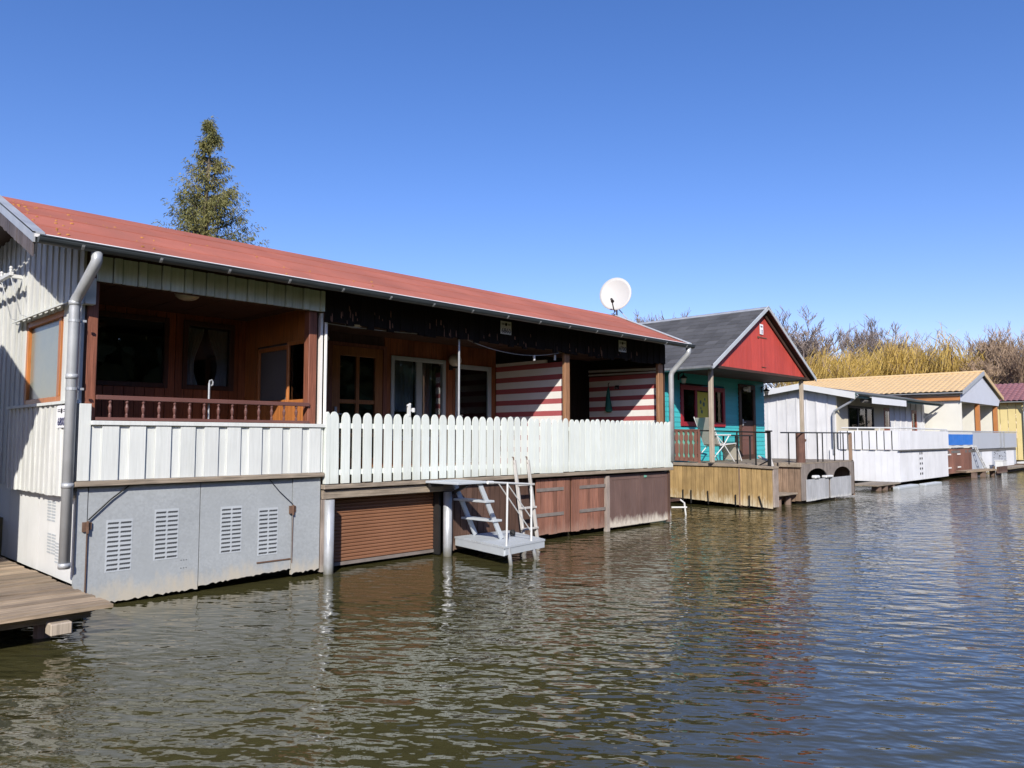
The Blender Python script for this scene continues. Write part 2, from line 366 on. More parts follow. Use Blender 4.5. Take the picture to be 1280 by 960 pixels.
def boards(mb, axis, c, depth, u0, u1, z0, z1, pitch, gap=.006, openings=(), top=None, bot=None, alt=0.0, jit=.0, wide=None):
    """upright boards in the plane axis=c; depth reaches away from the viewer (+axis); openings (ua, ub, za, zb) are left free"""
    cuts = []; u = u0; k = 0
    while u < u1 - 1e-6:
        w = pitch if wide is None else (wide[k % len(wide)])
        cuts.append((u, min(u + w, u1), k)); u += w; k += 1
    for (a, b, k) in cuts:
        edges = sorted(set([a, b] + [e for op in openings for e in op[:2] if a + .004 < e < b - .004]))
        for ua, ub in zip(edges[:-1], edges[1:]):
            mid = (ua + ub) / 2
            spans = [(z0 if bot is None else None, None)]
            free = [(None, None)]
            zs = [(-1e9, 1e9)]
            for op in openings:
                if op[0] - .003 <= mid <= op[1] + .003:
                    nz = []
                    for lo, hi in zs:
                        if lo < op[2]: nz.append((lo, min(hi, op[2])))
                        if hi > op[3]: nz.append((max(lo, op[3]), hi))
                    zs = nz
            g0 = gap / 2 if ua == a else 0; g1 = gap / 2 if ub == b else 0
            xa, xb = ua + g0, ub - g1
            if xb - xa < .004: continue
            j = random.uniform(-jit, jit); d0 = c - (alt if k % 2 else 0) + random.uniform(-.0015, .0015)
            for lo, hi in zs:
                tz = (lambda q: z1) if top is None else top
                bz = (lambda q: z0) if bot is None else bot
                la = max(lo, bz(xa)) + (j if lo < -1e8 else 0); lb = max(lo, bz(xb)) + (j if lo < -1e8 else 0)
                ha, hb = min(hi, tz(xa)), min(hi, tz(xb))
                if ha - la < .005 and hb - lb < .005: continue
                poly = [(xa, la), (xb, lb), (xb, max(hb, lb)), (xa, max(ha, la))]
                mb.prism(poly, axis, d0, c + depth)
    return mb

def window(parent, axis, c, u0, u1, z0, z1, fm='blue_frame', pm='pane', fw=.06, mull=(), trans=(), depth=.07, name='window', label=None, pane_y=.03, mw=None):
    f = MB(); mw = mw or fw
    def B(ua, ub, za, zb, d0=0, d1=depth):
        if axis == 'y': f.box(ua, ub, c + d0, c + d1, za, zb)
        else: f.box(c + d0, c + d1, ua, ub, za, zb)
    B(u0, u0 + fw, z0, z1); B(u1 - fw, u1, z0, z1); B(u0 + fw, u1 - fw, z1 - fw, z1); B(u0 + fw, u1 - fw, z0, z0 + fw)
    for m in mull: B(m - mw / 2, m + mw / 2, z0 + fw, z1 - fw, .008)
    for t in trans:
        es = [u0 + fw] + [e for m in mull for e in (m - mw / 2, m + mw / 2)] + [u1 - fw]
        for a, b in zip(es[::2], es[1::2]): B(a, b, t - mw / 2, t + mw / 2, .012)
    fo = f.build(name, fm, parent, label, bevel=.006)
    p = MB(); d = c + pane_y + .01
    if axis == 'y': p.box(u0 + fw * .6, u1 - fw * .6, d, d + .004, z0 + fw * .6, z1 - fw * .6)
    else: p.box(d, d + .004, u0 + fw * .6, u1 - fw * .6, z0 + fw * .6, z1 - fw * .6)
    p.build('pane', pm, fo)
    return fo

def curtain(parent, axis, c, u0, u1, z0, z1, m='curtain', waves=6, amp=.03, taper=0, name='curtain'):
    mb = MB(); n = waves * 6; vs = []; 
    for r in range(9):
        t = r / 8
        for i in range(n + 1):
            s_ = i / n; w = 1 - taper * math.sin(math.pi * min(1, t * .75)) ** 2 if taper else 1
            u = (u0 + (u1 - u0) * s_ * w) if taper >= 0 else u0
            off = amp * math.sin(s_ * waves * 2 * math.pi); z = z1 + (z0 - z1) * t
            vs.append((u, c + off, z) if axis == 'y' else (c + off, u, z))
    fs = [(r * (n + 1) + i, r * (n + 1) + i + 1, (r + 1) * (n + 1) + i + 1, (r + 1) * (n + 1) + i) for r in range(8) for i in range(n)]
    mb.add(vs, fs)
    return mb.build(name, m, parent, smooth=True, fix=False)

def lettering(body, size, loc, rot, m, parent, name='lettering', depth=.002):
    cu = bpy.data.curves.new(name, 'FONT'); cu.body = body; cu.size = size; cu.align_x = 'CENTER'; cu.extrude = depth; cu.resolution_u = 2
    t = bpy.data.objects.new('tmp', cu); COL.objects.link(t)
    dg = bpy.context.evaluated_depsgraph_get(); me = bpy.data.meshes.new_from_object(t.evaluated_get(dg))
    bpy.data.objects.remove(t); me.name = name
    me.transform(Matrix.Translation(Vector(loc) - ORG[root_of(parent).name]) @ Euler(rot).to_matrix().to_4x4())
    me.materials.clear(); me.materials.append(M[m])
    o = bpy.data.objects.new(name, me); COL.objects.link(o); o.parent = parent
    return o

def copy_tree(o, parent=None):
    c = o.copy(); COL.objects.link(c)
    if parent is not None: c.parent = parent
    for ch in [k for k in o.children]: copy_tree(ch, c)
    return c

# ================================================================== SETTING
w = MB(); w.box(-1500, 2500, -1500, 11.9, -.5, 0.0)
structure(w.build('water', 'water', None))
g = MB()
g.add([(-1500, 11.9, .75), (2500, 11.9, .75), (2500, 60, 1.0), (2500, 3000, 2), (-1500, 3000, 2), (-1500, 60, 1.0), (-1500, 11.9, -.6), (2500, 11.9, -.6)],
      [(0, 1, 2, 5), (5, 2, 3, 4), (6, 7, 1, 0)])
structure(g.build('ground', 'ground', None, fix=False))

# ================================================================== LONG BOATHOUSE (near)
H1 = thing('long_boathouse', 'long boathouse with red felt roof and open brown verandas on the water', 'boathouse', (8.4, 9.5, 0))
XL, XR, YF, YB, YE = 2.64, 14.10, 8.90, 10.95, 14.3
RS = .424                                         # roof slope
def zf(y): return 3.835 + (y - 8.55) * RS          # top of the front roof plane
YR = 10.48; ZR = zf(YR)
def zb(y): return ZR - (y - YR) * .04
def zroof(y): return zf(y) if y <= YR else zb(y)
# roof: felt courses lapped over each other, then the back slope
r = MB(); ys = [8.46, 9.02, 9.62, 10.12, YR]
xs = [2.05, 14.33]
for i in range(4):
    a, b_ = ys[i] - (.04 if i else 0), ys[i + 1]
    # every course is laid in lengths with small irregular laps
    cuts = [2.05] + sorted(random.uniform(2.6 + k * 2.4, 4.6 + k * 2.4) for k in range(4)) + [14.33]
    for k in range(len(cuts) - 1):
        lift = .004 * i + random.uniform(0, .004)
        r.slab([(cuts[k], a, zf(a) + lift + .004), (cuts[k + 1] - .004, a, zf(a) + lift + .004), (cuts[k + 1] - .004, b_, zf(b_) + lift * .6), (cuts[k], b_, zf(b_) + lift * .6)], .012)
roof_mb = r
r = MB(); r.slab([(2.07, 8.50, zf(8.50) - .016), (14.31, 8.50, zf(8.50) - .016), (14.31, YR, ZR - .016), (2.07, YR, ZR - .016)], .05)
r.slab([(2.05, YR + .002, ZR), (14.33, YR + .002, ZR), (14.33, 14.7, zb(14.7)), (2.05, 14.7, zb(14.7))], .06)
r.build('roof_decking', 'dark_board', H1)
ro = random.Random(3)
lc = MB()
for i in range(46):
    x = 2.15 + abs(ro.gauss(0, .55)); y = 8.6 + ro.random() * 1.6; s_ = ro.uniform(.006, .02)
    if i > 30: x = ro.uniform(2.2, 7); y = ro.uniform(8.55, 10)
    z = zf(y) + .016
    lc.disc_lathe([(s_, -.012), (s_ * .9, .001), (s_ * .4, .004)], (x, y, z), 6)
roof = build2(roof_mb, 'roof_red', lc, 'lichen', 'roof', H1)
d = MB(); d.slab([(2.04, 8.43, zf(8.43) + .012), (14.34, 8.43, zf(8.43) + .012), (14.34, 8.475, zf(8.475) + .014), (2.04, 8.475, zf(8.475) + .014)], .030)
d.build('drip_edge', 'stripe_white', H1)
# gutter: half round trough with brackets
def gutter_profile(cy, cz, rad, th):
    o = [(cy + rad * math.cos(t), cz + rad * math.sin(t)) for t in [math.pi + math.pi * i / 10 for i in range(11)]]
    i_ = [(cy + (rad - th) * math.cos(t), cz + (rad - th) * math.sin(t)) for t in [2 * math.pi - math.pi * i / 10 for i in range(11)]]
    return o + i_
gm = MB(); gm.prism(gutter_profile(8.40, 3.765, .066, .005), 'x', 2.06, 14.32)
gm.tube([(2.06, 8.334, 3.768), (14.32, 8.334, 3.768)], .008, 6)
for xx in (2.063, 14.317):
    gm.prism([(8.40 + .064 * math.cos(t), 3.765 + .064 * math.sin(t)) for t in [math.pi + math.pi * i / 10 for i in range(11)]], 'x', xx - .003, xx + .003)
gut = gm.build('gutter', 'gutter', H1)
for i in range(16):
    x = 2.45 + i * .77
    bk = MB(); bk.prism([(8.40 + .071 * math.cos(t), 3.765 + .071 * math.sin(t)) for t in [math.pi * (1.12 + .1 * k) for k in range(4)]] +
                        [(8.40 + .0665 * math.cos(t), 3.765 + .0665 * math.sin(t)) for t in [math.pi * (1.42 - .1 * k) for k in range(4)]], 'x', x - .013, x + .013)
    bk.build('bracket', 'zinc', gut)
# downspouts
dp = MB(); P = [(2.60, 8.42, 3.715), (2.60, 8.42, 3.62), (2.59, 8.44, 3.57), (2.56, 8.75, 3.34), (2.545, 8.845, 3.26), (2.54, 8.86, 3.17), (2.54, 8.86, .45)]
dp.tube(P, .054, 14)
for z in (3.20, 2.42, 1.28, .46): dp.tube([(2.54, 8.86, z), (2.54, 8.86, z + .05)], .0605, 14)
ds = dp.build('downspout', 'zinc', H1, 'grey zinc downspout at the near corner', smooth=False)
for pl in ds.data.polygons: pl.use_smooth = len(pl.vertices) == 4
for z in (3.02, 2.30):
    cl = MB(); cl.tube([(2.54, 8.86, z), (2.54, 8.86, z + .028)], .0585, 14); cl.box(2.565, 2.64, 8.88, 8.895, z + .003, z + .025); cl.box(2.61, 2.64, 8.795, 8.815, z + .002, z + .026)
    cl.build('clamp', 'zinc', ds)
dp = MB(); P = [(14.18, 8.42, 3.71), (14.18, 8.43, 3.60), (14.18, 8.47, 3.55), (14.14, 8.80, 3.22), (14.135, 8.83, 3.15), (14.135, 8.83, 1.3)]
dp.tube(P, .056, 12); o = dp.build('downspout', 'zinc', H1, 'grey zinc downspout at the far corner')
for pl in o.data.polygons: pl.use_smooth = len(pl.vertices) == 4
# rakes
rk = MB(); rk.prism([(8.44, zf(8.44) + .03), (YR, ZR + .035), (YR, ZR - .07), (8.44, zf(8.44) - .075)], 'x', 2.025, 2.047)
rk.prism([(8.44, zf(8.44) + .035), (YR, ZR + .04), (YR, ZR + .022), (8.44, zf(8.44) + .016)], 'x', 2.025, 2.13)
rk.build('verge_flashing', 'zinc', H1)
sh = MB(); y = 8.47
while y < 13.5:
    h0 = zroof(y) - .07; sl_ = RS if y < YR else -.04
    sh.prism([(y, h0), (y + .086, h0 + .086 * sl_), (y + .086, h0 + .086 * sl_ - .155 + random.uniform(-.008, .008)), (y, h0 - .155 + random.uniform(-.008, .008))], 'x', 2.03 + random.uniform(0, .006), 2.046)
    y += .102
q = MB(); q.prism([(8.46, zf(8.46) - .08), (YR, ZR - .08), (13.4, zb(13.4) - .08), (13.4, zb(13.4) - .20), (YR, ZR - .20), (8.46, zf(8.46) - .20)], 'x', 2.048, 2.054); q.build('verge_backing', 'black_iron', H1)
sh.build('verge_slates', 'slate', H1, 'row of small brown grey slates along the near verge')
rk = MB(); rk.prism([(8.44, zf(8.44) + .03), (YR, ZR + .035), (YR, ZR - .09), (8.44, zf(8.44) - .09)], 'x', 14.335, 14.36)
rk.prism([(8.44, zf(8.44) + .036), (YR, ZR + .041), (YR, ZR + .022), (8.44, zf(8.44) + .016)], 'x', 14.25, 14.36)
rk.build('verge_flashing', 'grey_paint', H1)
sf = MB()
sf.prism([(8.52, zf(8.52) - .075), (8.86, zf(8.86) - .075), (8.86, zf(8.86) - .09), (8.52, zf(8.52) - .09)], 'x', 2.08, 14.3)
build_each(sf, 'soffit', 'dark_board', H1)
# near side wall, facing left
sw = MB(); WIN = (9.58, 11.12, 2.20, 3.26)
boards(sw, 'x', XL, .03, 8.95, 14.25, 1.19, 4, .125, .018, [WIN], top=lambda y: zroof(y) - .075, alt=.016, wide=[.155, .085])
sw.build('side_wall', 'side_board', H1)
bk = MB(); boards(bk, 'x', XL + .032, .05, 8.95, 14.25, 1.19, 4, 6, .0, [WIN], top=lambda y: zroof(y) - .075); bk.build('wall_core', 'dark_board', H1)
sp = MB(); boards(sp, 'x', XL - .065, .045, 8.93, 11.44, 1.17, 2.165, .1, .003, alt=.014, wide=[.12, .07], jit=.006); sp.build('side_panel', 'side_board', H1)
lg = MB(); lg.box(XL - .10, XL + .02, 8.93, 11.46, 2.168, 2.20); lg.prism([(XL - .11, 3.262), (XL - .02, 3.30), (XL - .02, 3.315), (XL - .11, 3.278)], 'y', 9.1, 11.4); build_each(lg, 'sill_board', 'white_board', H1)
wf = window(H1, 'x', XL + .012, WIN[0], WIN[1], WIN[2], WIN[3], 'orange_wood', 'frosted', fw=.075, mull=(9.78,), name='side_window', label='orange framed side window with frosted greenish pane', mw=.10, depth=.065)
ls = MB(); boards(ls, 'x', XL + .02, .03, 8.96, 14.2, .26, 1.185, .66, .012); ls.build('lower_side_wall', 'side_sheet', H1)
for (ya, za) in ((9.66, .86), (9.62, .50), (9.32, .42)):
    vg = MB()
    for i in range(7):
        for j in range(2): vg.box(XL + .016, XL + .0195, ya + j * .16, ya + j * .16 + .13, za + i * .034, za + i * .034 + .018)
    vg.build('vent_grille', 'grey_paint', H1)
# white corner post, beam end and floor
cp = MB(); cp.box(2.625, 2.745, 8.865, 8.985, 1.345, 2.165); cp.build('corner_post', 'white_board', H1, bevel=.004)
be = MB(); be.box(2.63, 2.735, 8.83, 8.98, 3.23, 3.515); be.build('beam_end', 'white_board', H1, bevel=.004)
fl = MB(); fl.box(2.70, 14.06, 8.99, YB, 1.10, 1.30); fl.build('veranda_floor', 'gray_wood', H1)
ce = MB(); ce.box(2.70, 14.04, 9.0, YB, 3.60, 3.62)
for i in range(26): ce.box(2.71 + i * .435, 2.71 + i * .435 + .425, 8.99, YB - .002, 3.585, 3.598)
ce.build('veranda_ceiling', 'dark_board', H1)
# parapet of the left unit
pb = MB(); boards(pb, 'y', 8.885, .05, 2.75, 5.60, 1.345, 1.935, .28, .002, wide=[.108, .172], alt=.022); pb.build('parapet_boards', 'white_board', H1)
cr = MB(); cr.box(2.745, 5.615, 8.845, 8.99, 1.938, 1.985); cr.build('parapet_cap', 'white_board', H1, bevel=.004)
le = MB(); le.box(2.60, 5.60, 8.83, 8.96, 1.285, 1.342); le.build('ledge_board', 'gray_wood', H1, bevel=.006)
# balustrade
bal = MB(); bal.box(2.80, 5.40, 8.90, 8.95, 2.215, 2.265); bal.box(2.80, 5.40, 8.90, 8.95, 1.99, 2.025)
rl, rl2 = build_each(bal, 'handrail', 'rail_brown', H1, bevel=.004)
for i in range(14):
    x = 2.945 + i * .1745; q = MB()
    q.disc_lathe([(.016, 0), (.016, .03), (.010, .045), (.018, .08), (.021, .11), (.012, .14), (.010, .15), (.017, .165), (.017, .189)], (x, 8.925, 2.026), 8)
    q.build('baluster', 'rail_brown', rl, smooth=False)
# posts
for (x0, x1, m) in ((2.69, 2.80, 'post_brown'), (5.39, 5.51, 'post_brown'), (10.70, 10.84, 'post_oak'), (13.80, 13.98, 'post_oak')):
    p = MB(); p.box(x0, x1, 8.93, 9.06 if x0 < 10 else 9.0, 1.30, 3.58); p.build('veranda_post', m, H1, bevel=.008)
pp = MB(); pp.tube([(5.645, 8.93, 1.3), (5.645, 8.93, 3.56)], .022, 8); pp.box(5.565, 5.60, 8.93, 9.0, 1.99, 3.5); build_each(pp, 'cable_duct', 'stripe_white', H1)
# fascias
fb = MB(); boards(fb, 'y', 8.875, .03, 2.75, 5.585, 3.50, 3.775, .25, .016, wide=[.165, .095], alt=.022); fb.build('fascia', 'green_board', H1, 'pale green weathered fascia boards')
fb = MB(); fb.box(2.75, 5.585, 8.906, 8.96, 3.49, 3.83); fb.build('fascia_beam', 'dark_board', H1)
fb = MB(); boards(fb, 'y', 8.875, .03, 5.60, 13.99, 3.36, 3.79, .115, .004, alt=.01, jit=.03); fasc = fb
ro = random.Random(8); q = MB()
for i in range(52):
    x = 5.65 + ro.random() ** 1.35 * 7.6; z = 3.37 + ro.random() ** 2 * .2; w_ = ro.uniform(.008, .022); h_ = ro.uniform(.02, .12)
    q.prism([(x, z), (x + w_, z - .01), (x + w_ * .8, z + h_ * .8), (x + w_ * .2, z + h_)], 'y', 8.8555, 8.8635)
build2(fasc, 'dark_fascia', q, 'splinter', 'fascia', H1, 'almost black fascia boards with flaking lower edge')
fb = MB(); fb.box(5.60, 13.99, 8.906, 8.98, 3.40, 3.83); fb.build('fascia_beam', 'dark_board', H1)
# walls behind the verandas
OPA = [(3.36, 4.36, 2.50, 3.50), (4.56, 5.33, 2.50, 3.50)]
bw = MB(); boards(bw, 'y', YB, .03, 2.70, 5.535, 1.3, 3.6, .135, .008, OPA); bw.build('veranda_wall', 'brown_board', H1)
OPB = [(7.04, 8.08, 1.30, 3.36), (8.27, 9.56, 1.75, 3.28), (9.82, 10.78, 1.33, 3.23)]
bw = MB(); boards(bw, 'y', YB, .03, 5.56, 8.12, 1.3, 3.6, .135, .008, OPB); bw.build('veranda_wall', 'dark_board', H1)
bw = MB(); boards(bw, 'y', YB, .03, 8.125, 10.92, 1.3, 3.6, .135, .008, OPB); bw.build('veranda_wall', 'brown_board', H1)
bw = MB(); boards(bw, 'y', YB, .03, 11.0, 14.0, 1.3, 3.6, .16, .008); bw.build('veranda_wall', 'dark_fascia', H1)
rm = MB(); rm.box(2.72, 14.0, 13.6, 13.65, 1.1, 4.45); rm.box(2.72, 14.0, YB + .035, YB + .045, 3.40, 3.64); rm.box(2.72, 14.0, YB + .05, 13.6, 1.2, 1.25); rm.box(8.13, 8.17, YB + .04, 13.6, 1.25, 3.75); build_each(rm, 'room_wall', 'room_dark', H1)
for op in OPA:
    wd = window(H1, 'y', YB - .02, *op, fm='dark_board', fw=.07)
    if op[0] > 4.5:
        a = curtain(wd, 'y', YB + .12, op[0] + .05, op[0] + .36, op[2] + .05, op[3] - .05, taper=.5); a = curtain(wd, 'y', YB + .12, op[1] - .05, op[1] - .36, op[2] + .05, op[3] - .05, taper=.5)
dr = window(H1, 'y', YB - .02, *OPB[0], fm='door_wood', fw=.16, mull=(7.56,), trans=(2.42, 1.85), name='veranda_door', mw=.07, label='golden brown glazed door in four panes')
hd = MB(); hd.box(7.09, 7.13, YB - .045, YB - .02, 2.12, 2.32); hd.tube([(7.11, YB - .06, 2.20), (7.22, YB - .06, 2.20)], .011, 6); hd.tube([(7.11, YB - .02, 2.2), (7.11, YB - .06, 2.2)], .01, 6); hd.build('handle', 'zinc', dr)
fr = MB(); fr.box(6.94, 7.035, YB - .03, YB, 1.3, 3.42); fr.box(8.085, 8.16, YB - .03, YB, 1.3, 3.42); fr.box(7.035, 8.085, YB - .03, YB, 3.365, 3.42); fr.build('door_casing', 'post_brown', H1)
wd = window(H1, 'y', YB - .02, *OPB[1], fm='blue_frame', fw=.075, mull=(8.92,), mw=.13, label='pale blue double window with net curtains')
curtain(wd, 'y', YB + .10, 8.34, 8.86, 2.28, 3.22, 'grey_curtain', waves=5, amp=.012); curtain(wd, 'y', YB + .10, 8.98, 9.3, 2.20, 3.22, 'grey_curtain', waves=4, amp=.03)
wd = window(H1, 'y', YB - .02, *OPB[2], fm='blue_frame', fw=.085, name='veranda_door', label='pale blue framed glass door that mirrors the stripes')
hd = MB(); hd.box(9.85, 9.885, YB - .04, YB - .02, 2.15, 2.33); hd.tube([(9.868, YB - .06, 2.24), (9.96, YB - .06, 2.24)], .011, 6); hd.build('handle', 'zinc', wd)
# partition with sliding window right of the left veranda
OPC = [(9.06, 9.74, 1.95, 3.15), (9.80, 10.56, 1.95, 3.12)]
pt = MB(); boards(pt, 'x', 5.515, .022, 9.07, YB, 1.3, 3.6, .12, .006, [(9.06, 10.60, 2.27, 3.15)]); pt.build('partition', 'orange_wood', H1, 'brown board partition with sliding window')
pt = MB(); boards(pt, 'x', 5.537, .03, 9.0, YB, 1.3, 3.6, 3, 0, [(9.06, 10.60, 2.27, 3.15)]); pt.build('partition_core', 'dark_board', H1)
sl1 = window(H1, 'x', 5.50, 9.09, 9.70, 2.28, 3.15, 'orange_wood', 'pane', fw=.05, depth=.03, name='sliding_sash'); 
sl2 = window(H1, 'x', 5.52, 9.68, 10.58, 2.28, 3.12, 'orange_wood', 'pane', fw=.06, depth=.03, name='sliding_sash')
bl = MB(); bl.box(5.556, 5.566, 9.10, 10.6, 2.27, 3.15); bl.build('blind', 'grey_felt', sl2)
# striped partitions
def striped(x0, x1, y0, y1, z0, z1, ztop, first_red=True, bands=None):
    root = None
    wh = MB(); rd = MB(); z = z1; red = first_red; k = 0
    while z > z0:
        h = (.098 if red else .132); h = min(h, z - z0)
        (rd if red else wh).box(x0, x1, y0, y1, z - h, z); z -= h; red = not red
    ww = wh.build('striped_partition', 'stripe_white', H1, 'partition painted in cream and dark red stripes'); build_each(rd, 'red_stripe', 'stripe_red', ww)
    return ww
p1 = striped(10.93, 10.97, 9.11, YB, 1.3, 3.235, 3.6)
q = MB(); q.box(10.925, 10.975, 9.6, YB, 3.24, 3.30); q.build('top_rail', 'stripe_white', p1)
p2 = striped(14.0, 14.04, 9.09, YB, 1.3, 3.20, 3.6)
q = MB(); q.bar((13.985, 9.1, 3.29), (13.985, YB, 3.34), .03, .05); q.bar((13.985, 9.1, 3.225), (13.985, YB, 3.25), .03, .035); q.build('top_rail', 'white_paint', p2)
q = MB(); boards(q, 'x', 14.045, .03, 8.95, 14.2, 1.19, 4, .13, .004, top=lambda y: zroof(y) - .08); q.build('far_side_wall', 'dark_board', H1)
q = MB(); boards(q, 'x', 14.01, .03, 9.09, YB, 3.38, 4, .13, .004, top=lambda y: 3.6); q.build('partition_head', 'dark_fascia', H1)

# basement: galvanised boat doors
def ragged(mb, axis_c, d, x0, x1, zt, zb0, zb1, amp, n):
    pts = [(x0, zt)]
    bot = []
    for i in range(n + 1):
        t = i / n; bot.append((x0 + (x1 - x0) * t, zb0 + (zb1 - zb0) * t + random.uniform(-amp, amp)))
    mb.prism([(x0, zt), (x1, zt)] + bot[::-1], 'y', axis_c, axis_c + d)
for (x0, x1, zb0, zb1, vents) in ((2.76, 3.965, .03, .045, ((2.955, .905, .36), (3.46, .985, .43))), (3.975, 5.17, .075, .13, ((4.23, .965, .42), (4.715, .915, .345)))):
    q = MB(); ragged(q, 8.91, .03, x0, x1, 1.272, zb0, zb1, .012, 40)
    dd = q.build('boat_door', 'galv', H1)
    for (vx, zt, zbm) in vents:
        v = MB(); n = 11; wv = .255; hgt = zt - zbm
        v.box(vx - .008, vx + wv + .008, 8.907, 8.9095, zbm - .008, zt + .008)
        v2 = MB()
        for i in range(n):
            z = zbm + hgt * (i + .18) / n; hh = hgt / n * .42
            for c_ in range(2):
                xa = vx + .006 + c_ * (wv / 2 + .004)
                for k in range(5):
                    xk = xa + k * (wv / 2 - .016) / 5; wk = (wv / 2 - .016) / 5
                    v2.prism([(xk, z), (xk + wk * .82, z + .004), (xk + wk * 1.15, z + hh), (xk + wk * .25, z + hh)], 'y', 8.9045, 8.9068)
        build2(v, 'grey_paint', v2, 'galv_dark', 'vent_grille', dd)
    for k in range(9):
        if zb0 < .06:
            q = MB(); q.disc_lathe([(.005, -.004), (.005, .004)], (0, 0, 0), 6)
q = MB()
for (x, z) in [(3.76 + .03 * i, .30 + .045 * j) for i in range(3) for j in (0, 2)]: q.box(x, x + .008, 8.905, 8.909, z, z + .008)
q.build('rivets', 'galv_dark', H1)
jm = MB(); ragged(jm, 8.90, .05, 2.645, 2.75, 1.272, .16, .15, .01, 6); ragged(jm, 8.90, .05, 5.18, 5.58, 1.272, .06, .07, .015, 12); build_each(jm, 'door_jamb', 'galv', H1)
hg = MB()
for (x, z) in ((2.755, .86), (5.175, .88)): hg.box(x - .05, x - .005, 8.875, 8.90, z - .05, z + .05); hg.box(x + .005, x + .04, 8.885, 8.91, z - .03, z + .045); hg.tube([(x, 8.875, z - .07), (x, 8.875, z + .06)], .014, 6)
hg.tube([(2.755, 8.89, .80), (2.757, 8.895, .15)], .006, 5); hg.tube([(5.175, 8.885, .80), (5.177, 8.895, .2)], .005, 5)
hg.box(4.70, 5.16, 8.90, 8.909, .245, .262)
hg.build('door_hinge', 'rust', H1)
cb = MB(); cb.tube([(2.76, 8.885, .93), (2.98, 8.885, 1.14), (3.17, 8.885, 1.285)], .008, 5); cb.tube([(5.17, 8.885, .95), (4.98, 8.885, 1.12), (4.83, 8.885, 1.285)], .005, 5); build_each(cb, 'stay_cable', 'black_iron', H1)
# basement: roller shutter between two tubes
bm_ = MB(); bm_.box(5.61, 7.95, 8.88, 8.98, .985, 1.10); bm_.build('shutter_beam', 'gray_wood', H1, 'grey weathered beam over the roller shutter', bevel=.006)
bm_ = MB(); bm_.box(5.60, 5.66, 8.88, 8.98, .03, .98); bm_.build('shutter_jamb', 'gray_wood_z', H1)
st = MB(); prof = []
z = .09; prof_out = []
while z < .985:
    prof_out += [(9.12, z), (9.105, z + .012), (9.105, z + .034), (9.12, z + .046)]; z += .0475
st.prism(prof_out + [(9.145, z), (9.145, .09)], 'x', 5.83, 7.72)
shu = st.build('roller_shutter', 'shutter', H1)
q = MB(); q.box(5.83, 7.72, 9.09, 9.15, .045, .088); q.build('bottom_bar', 'iron', shu)
q = MB(); q.box(5.78, 5.828, 8.98, 9.16, .02, .985); q.box(7.722, 7.76, 8.98, 9.16, .02, .985); build_each(q, 'guide_rail', 'black_iron', shu)
for x in (5.70, 7.80):
    t = MB(); t.tube([(x, 8.86, -.4), (x, 8.86, .975)], .068, 16); o = t.build('support_tube', 'pipe', H1)
    for pl in o.data.polygons: pl.use_smooth = len(pl.vertices) == 4
# basement: brown boards, strap hinged doors, panel doors
q = MB(); boards(q, 'y', 8.955, .03, 7.9, 9.86, .06, 1.10, .125, .012, jit=.01); q.build('basement_boards', 'base_board', H1)
for (x0, x1) in ((9.90, 10.83), (10.87, 11.86)):
    q = MB(); boards(q, 'y', 8.925, .03, x0, x1, .10, 1.075, .112, .012, jit=.014); dd = q.build('boat_door', 'red_door', H1, 'red brown boarded boat door with two iron straps')
    for z in (.42, .86):
        s_ = MB(); a, b_ = (x0 + .0, x1 - .2) if x0 < 10.5 else (x0 + .22, x1 + .02)
        s_.box(a, b_, 8.912, 8.923, z, z + .058); s_.build('strap_hinge', 'iron', dd)
q = MB(); q.box(11.88, 11.985, 8.89, 8.97, .0, 1.07); q.build('basement_post', 'gray_wood_z', H1, bevel=.005)
for (x0, x1) in ((12.03, 13.08), (13.10, 14.08)):
    q = MB(); q.box(x0, x1, 8.935, 8.965, .06, 1.08); q.box(x0, x0 + .07, 8.925, 8.934, .07, 1.07); q.box(x1 - .07, x1, 8.925, 8.934, .07, 1.07); q.box(x0 + .07, x1 - .07, 8.925, 8.934, .98, 1.07)
    boards(q, 'y', 8.932, .003, x0 + .07, x1 - .07, .07, .98, .105, .010)
    q.build('boat_door', 'panel_door', H1, 'dull brown panelled boat door with pale worn foot')
q = MB(); q.box(13.20, 13.28, 8.91, 8.924, .995, 1.035); q.build('door_label', 'teal_paint', H1)
q = MB(); q.box(14.085, 14.15, 8.90, 9.0, .02, 1.09); q.box(14.09, 14.15, 9.0, 11.8, .1, 1.09); build_each(q, 'basement_corner', 'base_board', H1)
q = MB(); q.box(5.60, 14.18, 8.83, 9.0, 1.115, 1.175); q.build('edge_beam', 'gray_wood', H1, bevel=.006)
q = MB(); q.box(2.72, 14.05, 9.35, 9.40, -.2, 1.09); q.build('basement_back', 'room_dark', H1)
# ceiling lamps and globe lamp are their own things
def dome_lamp(x, y, z, lab):
    t = thing('ceiling_lamp', lab, 'ceiling lamp', (x, y, z))
    q = MB(); q.disc_lathe([(.15, 0), (.15, -.012)], (x, y, z), 16); q.build('base', 'white_paint', t)
    q = MB(); q.disc_lathe([(.05, -.085), (.10, -.07), (.135, -.045), (.14, -.0125)], (x, y, z), 16); q.build('lamp_shade', 'lamp_glass', t, smooth=True)
dome_lamp(3.93, 9.35, 3.584, 'flat opal lamp on the ceiling of the left veranda')
dome_lamp(6.72, 9.85, 3.584, 'flat opal lamp on the dark ceiling before the brown door')
t = thing('wall_lamp', 'white globe wall lamp between the two pale blue window frames', 'wall lamp', (9.69, YB, 3.3))
q = MB(); q.box(9.65, 9.73, YB - .03, YB - .003, 3.10, 3.2); q.tube([(9.69, YB - .03, 3.15), (9.69, YB - .13, 3.15)], .014, 6); q.disc_lathe([(.05, 0), (.05, .03)], (9.69, YB - .13, 3.13), 10); q.build('bracket', 'black_iron', t)
